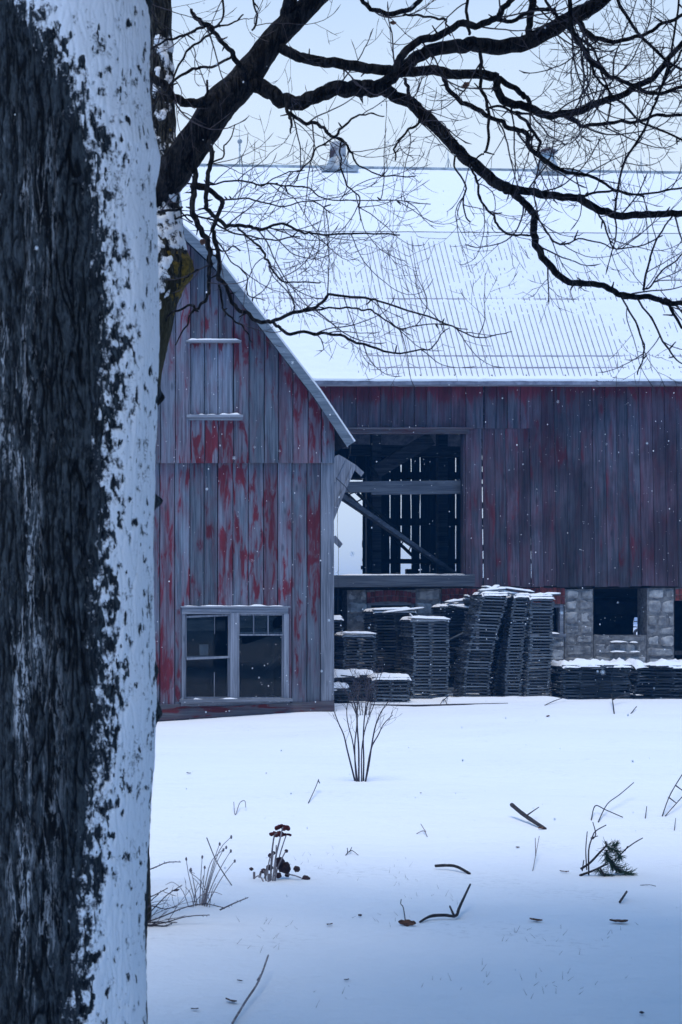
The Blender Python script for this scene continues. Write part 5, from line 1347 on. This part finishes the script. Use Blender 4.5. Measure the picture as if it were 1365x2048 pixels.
stick([(834, 1668, .003), (848, 1667, .02), (855, 1674, .003)], [2.6, 2.2], 'small hooked twig left of the thick stick', 'twig', 'twig', mat='stem', side=[([(852, 1669, .02), (842, 1661, .05)], 2)])
stick([(692, 1711, .003), (698, 1708, .015), (705, 1707, .02), (717, 1711, .003)], [3, 2], 'small dark twig cluster right of the dried flowers', 'twig', 'twig', side=[([(696, 1709, .01), (695, 1703, .025)], 2), ([(700, 1708, .015), (704, 1703, .03)], 2)])
stick([(1066, 1742, .002), (1073, 1722, .06), (1079, 1707, .12)], [2.6, 2], 'thin upright straw between thick stick and pine sprig', 'twig', 'twig', mat='stem', side=[([(1072, 1726, .05), (1071, 1708, .11)], 2)])
stick([(811, 1841, .002), (807, 1830, .04), (802, 1826, .05), (803, 1821, .06)], [3.4, 3], 'small crooked twig beside the bent stick', 'twig', 'twig')
stick([(1229, 1428, .002), (1226, 1414, .08), (1223, 1404, .14)], [4, 3], 'small forked twig standing in snow near the low pile', 'twig', 'twig', side=[([(1226, 1411, .1), (1242, 1406, .12), (1262, 1404, .13)], 3)])
stick([(1262, 1428, .002), (1270, 1421, .03), (1274, 1419, .05)], [3, 2.5], 'short straight twig below the low pile', 'twig', 'twig')
stick([(1090, 1411, .002), (1110, 1406, .04), (1132, 1402, .07)], [3, 2.5], 'thin twig lying at the foot of the stacks', 'twig', 'twig')
stick([(880, 1412, .002), (888, 1404, .05), (895, 1410, .01)], [3, 2.5], 'tiny twig by the long half buried pole', 'twig', 'twig', side=[([(886, 1406, .04), (896, 1402, .08)], 2.5)])
stick([(1281, 1771, .002), (1300, 1773, .01), (1312, 1773, .002)], [2.5, 2.2], 'fine pale straw lying right of the pine sprig', 'twig', 'twig', mat='stem')
stick([(1291, 1637, .0), (1294, 1625, .05)], [3, 2.5], 'tiny dark spike right of the angled twig', 'twig', 'twig'); stick([(1349, 1661, .0), (1352, 1649, .05)], [2.5, 2], 'tiny spike below the twig pair', 'twig', 'twig')
LV = [(815, 1851, .045, 'reddish leaf just left of the bent stick', 'deadleaf'), (1072, 1844, .034, 'brown leaf lying midway between bent stick and right edge', 'deadleaf'), (1238, 1847, .045, 'long brown leaf below the stubby stick', 'deadleaf'),
      (462, 2006, .030, 'orange-brown leaf near the long bottom stick', 'deadleaf'), (1129, 1746, .028, 'reddish leaf left of the pine sprig', 'deadleaf'), (660, 1852, .020, 'small dark leaf below the dried flowers', 'deadleaf'),
      (378, 1548, .030, 'tiny dark leaf alone near the trunk', 'darkleaf'), (1097, 1434, .05, 'leaf scrap in the snow before the stacks', 'deadleaf'), (720, 1834, .016, 'faint leaf scrap right below the dried flowers', 'darkleaf'), (480, 1965, .014, 'tiny dark scrap left of the long bottom stick', 'darkleaf'),
      (694, 1963, .014, 'tiny dark scrap near the bottom centre', 'darkleaf'), (1036, 1697, .014, 'tiny dark scrap between the two sticks', 'darkleaf'), (842, 1588, .016, 'tiny brown scrap in the bright snow', 'deadleaf'), (1284, 2030, .016, 'tiny dark scrap near the lower right corner', 'darkleaf'), (1083, 1659, .03, 'red-brown leaf under the end of the thick stick', 'deadleaf'), (533, 1548, .016, 'faint brown scrap upslope of the dried flowers', 'deadleaf'), (390, 2022, .016, 'tiny dark scrap near the bottom left', 'darkleaf')]
for a, b, s, l, m_ in LV: leaf(lift(G(a, b), .008), s, l, m_)
# pine sprig with bare twig
b6 = G(1200, 1752); d6 = b6.y
psg = thing('pine_sprig', 'broken green pine sprig with bare twigs stuck in the snow', 'pine sprig', b6)
mb = MB()
for pts, w in (([(1160, 1751), (1185, 1742), (1200, 1735), (1215, 1728)], 5), ([(1200, 1735), (1210, 1752), (1214, 1758)], 4), ([(1162, 1738), (1180, 1726), (1200, 1705), (1212, 1692), (1212, 1683)], 5), ([(1178, 1752), (1178, 1700), (1185, 1675), (1192, 1662), (1213, 1650)], 3.2),
               ([(1174, 1740), (1172, 1700), (1175, 1663)], 2.6), ([(1186, 1678), (1192, 1668), (1186, 1644)], 2.6), ([(1182, 1676), (1196, 1672)], 2.2), ([(1230, 1722), (1250, 1700), (1270, 1685), (1286, 1676)], 3), ([(1250, 1702), (1256, 1692)], 2.5), ([(1165, 1742), (1168, 1720)], 2.5), ([(1213, 1700), (1218, 1716), (1240, 1740), (1258, 1748)], 5)):
    ps = [P(a, c, d6 + R.uniform(-.03, .03)) for a, c in pts]; ps = [V((p.x, p.y, max(p.z, gz(p.x, p.y) + .003))) for p in ps]
    sp = spline(ps, 4) if len(ps) > 2 else ps; mb.tube(sp, [w / 2 * d6 / F * (1 - .4 * i / len(sp)) for i in range(len(sp))], 5)
mb.build('stem', M['stick'], psg)
mb = MB()
for pts, cnt, ln in (([(1210, 1705), (1222, 1725), (1240, 1742), (1256, 1748)], 330, .075), ([(1212, 1690), (1228, 1700), (1240, 1712)], 150, .06), ([(1196, 1738), (1206, 1748), (1216, 1756)], 150, .06), ([(1222, 1692), (1232, 1690)], 60, .045)):
    ps = spline([P(a, c, d6) for a, c in pts], 6) if len(pts) > 2 else [P(a, c, d6) for a, c in pts]
    for _ in range(cnt):
        i = R.randrange(len(ps) - 1); p = ps[i].lerp(ps[i + 1], R.random()); t = (ps[i + 1] - ps[i]).normalized()
        q = (t * R.uniform(.4, 1.0) + V((R.gauss(0, .6), R.gauss(0, .6), R.gauss(0, .6)))).normalized() * ln * R.uniform(.6, 1.1); e = p + q; e.z = max(e.z, gz(e.x, e.y) + .004)
        mb.tube([p, p.lerp(e, .55) + V((0, 0, -.002)), e], [.0017, .0017, .0006], 3, cap=False)
mb.build('needles', M['needle'], psg)
# grass blades poking through
mb = MB()
for _ in range(120):
    cx, cy = R.choice(((640, 1722), (600, 1720), (800, 1760), (880, 1790), (1060, 1870), (1240, 1880), (1150, 1890), (760, 1840), (560, 1850), (700, 1990), (1180, 1960), (1000, 1900), (1100, 1980), (520, 1880), (900, 1960), (830, 1740)))
    px_ = R.gauss(cx, 40); py_ = R.gauss(cy, 14)
    if py_ < 1600 or py_ > 2040: continue
    g0 = G(px_, py_); e = g0 + V((R.uniform(-.03, .03), R.uniform(-.02, .02), R.uniform(.006, .035))); mb.tube([g0 + V((0, 0, -.004)), e], [.0012, .0004], 3, cap=False)
o = mb.build('grass_blades', M['grass'], None); tag(o, 'sparse dry grass tips poking through the snow', 'grass', kind='stuff')
# falling snow
mb = MB()
ICO = [V(v).normalized() for v in ((0, 0, 1), (.89, 0, .45), (.28, .85, .45), (-.72, .53, .45), (-.72, -.53, .45), (.28, -.85, .45), (.72, .53, -.45), (-.28, .85, -.45), (-.89, 0, -.45), (-.28, -.85, -.45), (.72, -.53, -.45), (0, 0, -1))]
ICF = [(0, 1, 2), (0, 2, 3), (0, 3, 4), (0, 4, 5), (0, 5, 1), (1, 6, 2), (2, 6, 7), (2, 7, 3), (3, 7, 8), (3, 8, 4), (4, 8, 9), (4, 9, 5), (5, 9, 10), (5, 10, 1), (1, 10, 6), (11, 7, 6), (11, 8, 7), (11, 9, 8), (11, 10, 9), (11, 6, 10)]
nfl = 0
while nfl < 5200:
    y = (R.random() ** .75) * 27 + 2.2; x = R.uniform(-2.5, .5 * y + 2.5); z = R.uniform(0.05, .46 * y + 2.5)
    if y > 24.3 and x < 7: continue
    if y > 27 and z < 2.2: continue
    r = .0017 + .0042 * R.random() ** 3
    if y < 6: r *= .7
    mb.add([V((x, y, z)) + V((v.x * r, v.y * r, v.z * r * 1.25)) for v in ICO], ICF, .5); nfl += 1
o = mb.build('snowflakes', M['flake'], None, shade=True); tag(o, 'fine snowflakes falling through the whole yard', 'snowflakes', kind='stuff')

# ================================================================= PINE ADDED OUT OF VIEW TO SHADE THE FOREGROUND
pine = thing('added_shade_pine', 'unseen dark pine added beside the camera to shade the foreground snow and trunk', 'tree', (8.2, -.6, 0))
mb = MB(); mb.tube([(8.2, -.6, -.3), (8.15, -.6, 3), (8.2, -.5, 8), (8.3, -.6, 14)], [.30, .25, .18, .04], 14); mb.build('trunk', M['bark2'], pine, shade=True)
mb = MB(); nb = MB()
def clear(p, m):      # stays outside the view with a margin
    if p.y < -1.0: return p.z > 3.2 or p.x > 4
    y = max(p.y, 0) + .5
    return p.z > EYE + .4134 * y + m or p.x > .4685 * y + m + .6
for k in range(PINE):
    z0 = lerp(4.2, 11.0, R.random() ** 1.2); a = R.uniform(0, 6.28) if R.random() < .4 else R.uniform(1.2, 3.0); ln = R.uniform(.7, 1.05) * interp([(1, 8.5), (4, 11), (8, 9), (12, 3.5)], z0)
    dx, dy = math.cos(a), math.sin(a); p0 = V((8.2, -.6, z0)); pts = [p0]
    for i in range(1, 9):
        t = i / 8; q = p0 + V((dx * ln * t, dy * ln * t, .55 * t - .5 * t * t + R.gauss(0, .05)))
        if not clear(q, .8): q.z = max(q.z, EYE + .4134 * q.y + .8)
        if q.y > 8.5: break
        pts.append(q)
    if len(pts) < 4: continue
    mb.tube(pts, [.07 * (1 - .85 * i / 8) for i in range(len(pts))], 6)
    for i in range(1, len(pts)):
        for _ in range(10):
            c = pts[i].lerp(pts[i - 1], R.random()) + V((R.gauss(0, .45), R.gauss(0, .45), R.gauss(0, .12)))
            if not clear(c, .45): continue
            for _ in range(3):
                d = V((R.gauss(0, 1), R.gauss(0, 1), R.gauss(.2, .5))).normalized(); e = d.orthogonal().normalized(); l = R.uniform(.2, .36); w_ = l * .42
                nb.add([c, c + d * l * .5 + e * w_, c + d * l, c + d * l * .5 - e * w_], [(0, 1, 2, 3)])
mb.build('bough', M['stick'], pine); q = nb.build('needles', M['needle'], pine); q['kind'] = 'stuff'
# ================================================================= LIGHT, AIR, CAMERA
SUN_EL, SUN_AZ = 74.0, 200.0
w = bpy.data.worlds.new('World'); sc.world = w; w.use_nodes = True; nt = w.node_tree; nt.nodes.clear(); N = NT(nt)
sk = N.n('ShaderNodeTexSky', sky_type='NISHITA'); sk.sun_disc = False; sk.sun_elevation = math.radians(SUN_EL); sk.sun_rotation = math.radians(SUN_AZ); sk.dust_density = 4; sk.air_density = 1.2; sk.ozone_density = 2
bgs = N.n('ShaderNodeBackground'); bgc = N.n('ShaderNodeBackground'); ad = N.n('ShaderNodeAddShader'); out = N.n('ShaderNodeOutputWorld')
N.l(sk.outputs[0], bgs.inputs[0]); bgs.inputs[1].default_value = .05 * .2
tc = N.n('ShaderNodeTexCoord'); sx = N.n('ShaderNodeSeparateXYZ'); N.l(tc.outputs['Generated'], sx.inputs[0])      # pale snow cloud, brightest towards the horizon
cl = N.noise(tc.outputs['Generated'], 2.2, 4, .5)
h_ = N.math('ADD', sx.outputs[2], N.math('MULTIPLY', N.math('SUBTRACT', cl, .5), .16))
low = N.mix(N.ramp(sx.outputs[1], -.1, .75), (.30, .58, 1.04), (.76, .90, 1.06))
c1 = N.mix(N.ramp(h_, .25, .60), low, (.15, .40, .86))
N.l(c1, bgc.inputs[0]); bgc.inputs[1].default_value = 1.0
N.l(bgs.outputs[0], ad.inputs[0]); N.l(bgc.outputs[0], ad.inputs[1]); N.l(ad.outputs[0], out.inputs[0])
ld = bpy.data.lights.new('Sun', 'SUN'); ld.energy = 2.2; ld.angle = math.radians(30); ld.color = (1, .94, .86)
lo = bpy.data.objects.new('Sun', ld); COL.objects.link(lo)
az = math.radians(SUN_AZ); el = math.radians(SUN_EL)
dirv = V((math.sin(az) * math.cos(el), math.cos(az) * math.cos(el), math.sin(el))); lo.rotation_euler = dirv.to_track_quat('Z', 'Y').to_euler(); lo.location = (0, -5, 30)
# thin misty air, its scatter tinted blue to lift the dark tones
hz = MB(); hz.box(-240, 280, -70, 910, -1.6, 13.6); ho = hz.build('haze', None, None) if False else None
hm = bpy.data.materials.new('blue_tinted_mist'); hm.use_nodes = True; hn = hm.node_tree; hn.nodes.clear()
pv = hn.nodes.new('ShaderNodeVolumePrincipled'); ou = hn.nodes.new('ShaderNodeOutputMaterial'); hn.links.new(pv.outputs[0], ou.inputs['Volume'])
pv.inputs['Color'].default_value = (.10, .42, 1, 1); pv.inputs['Density'].default_value = HAZE
if HAZE: tag(hz.build('haze', hm), 'thin mist over the whole yard, tinted blue to lift the darks', 'haze', kind='stuff')
cd = bpy.data.cameras.new('Camera'); cam = bpy.data.objects.new('Camera', cd); COL.objects.link(cam); sc.camera = cam
cam.location = (0, 0, EYE); cam.rotation_euler = (math.radians(90), 0, 0)
cd.sensor_width = 36; cd.sensor_fit = 'AUTO'; cd.lens = F / 2048 * 36; cd.shift_x = (682.5 - PX0) / 2048; cd.shift_y = (HY - 1024) / 2048
cd.clip_start = .1; cd.clip_end = 3000
cd.dof.use_dof = True; cd.dof.focus_distance = 14.0; cd.dof.aperture_fstop = 7.0
sc.view_settings.view_transform = 'Standard'; sc.view_settings.look = 'None'; sc.view_settings.exposure = 0; sc.view_settings.gamma = 1
try: sc.cycles.use_denoising = True; sc.cycles.max_bounces = 8; sc.cycles.transparent_max_bounces = 12
except Exception: pass
print('trays', sum(o.name.startswith('slatted_tray') for o in sc.objects), 'verts', sum(len(o.data.vertices) for o in sc.objects if o.type == 'MESH'), 'twigs', Tw.n, 'branches', NB, 'objects', len(sc.objects))
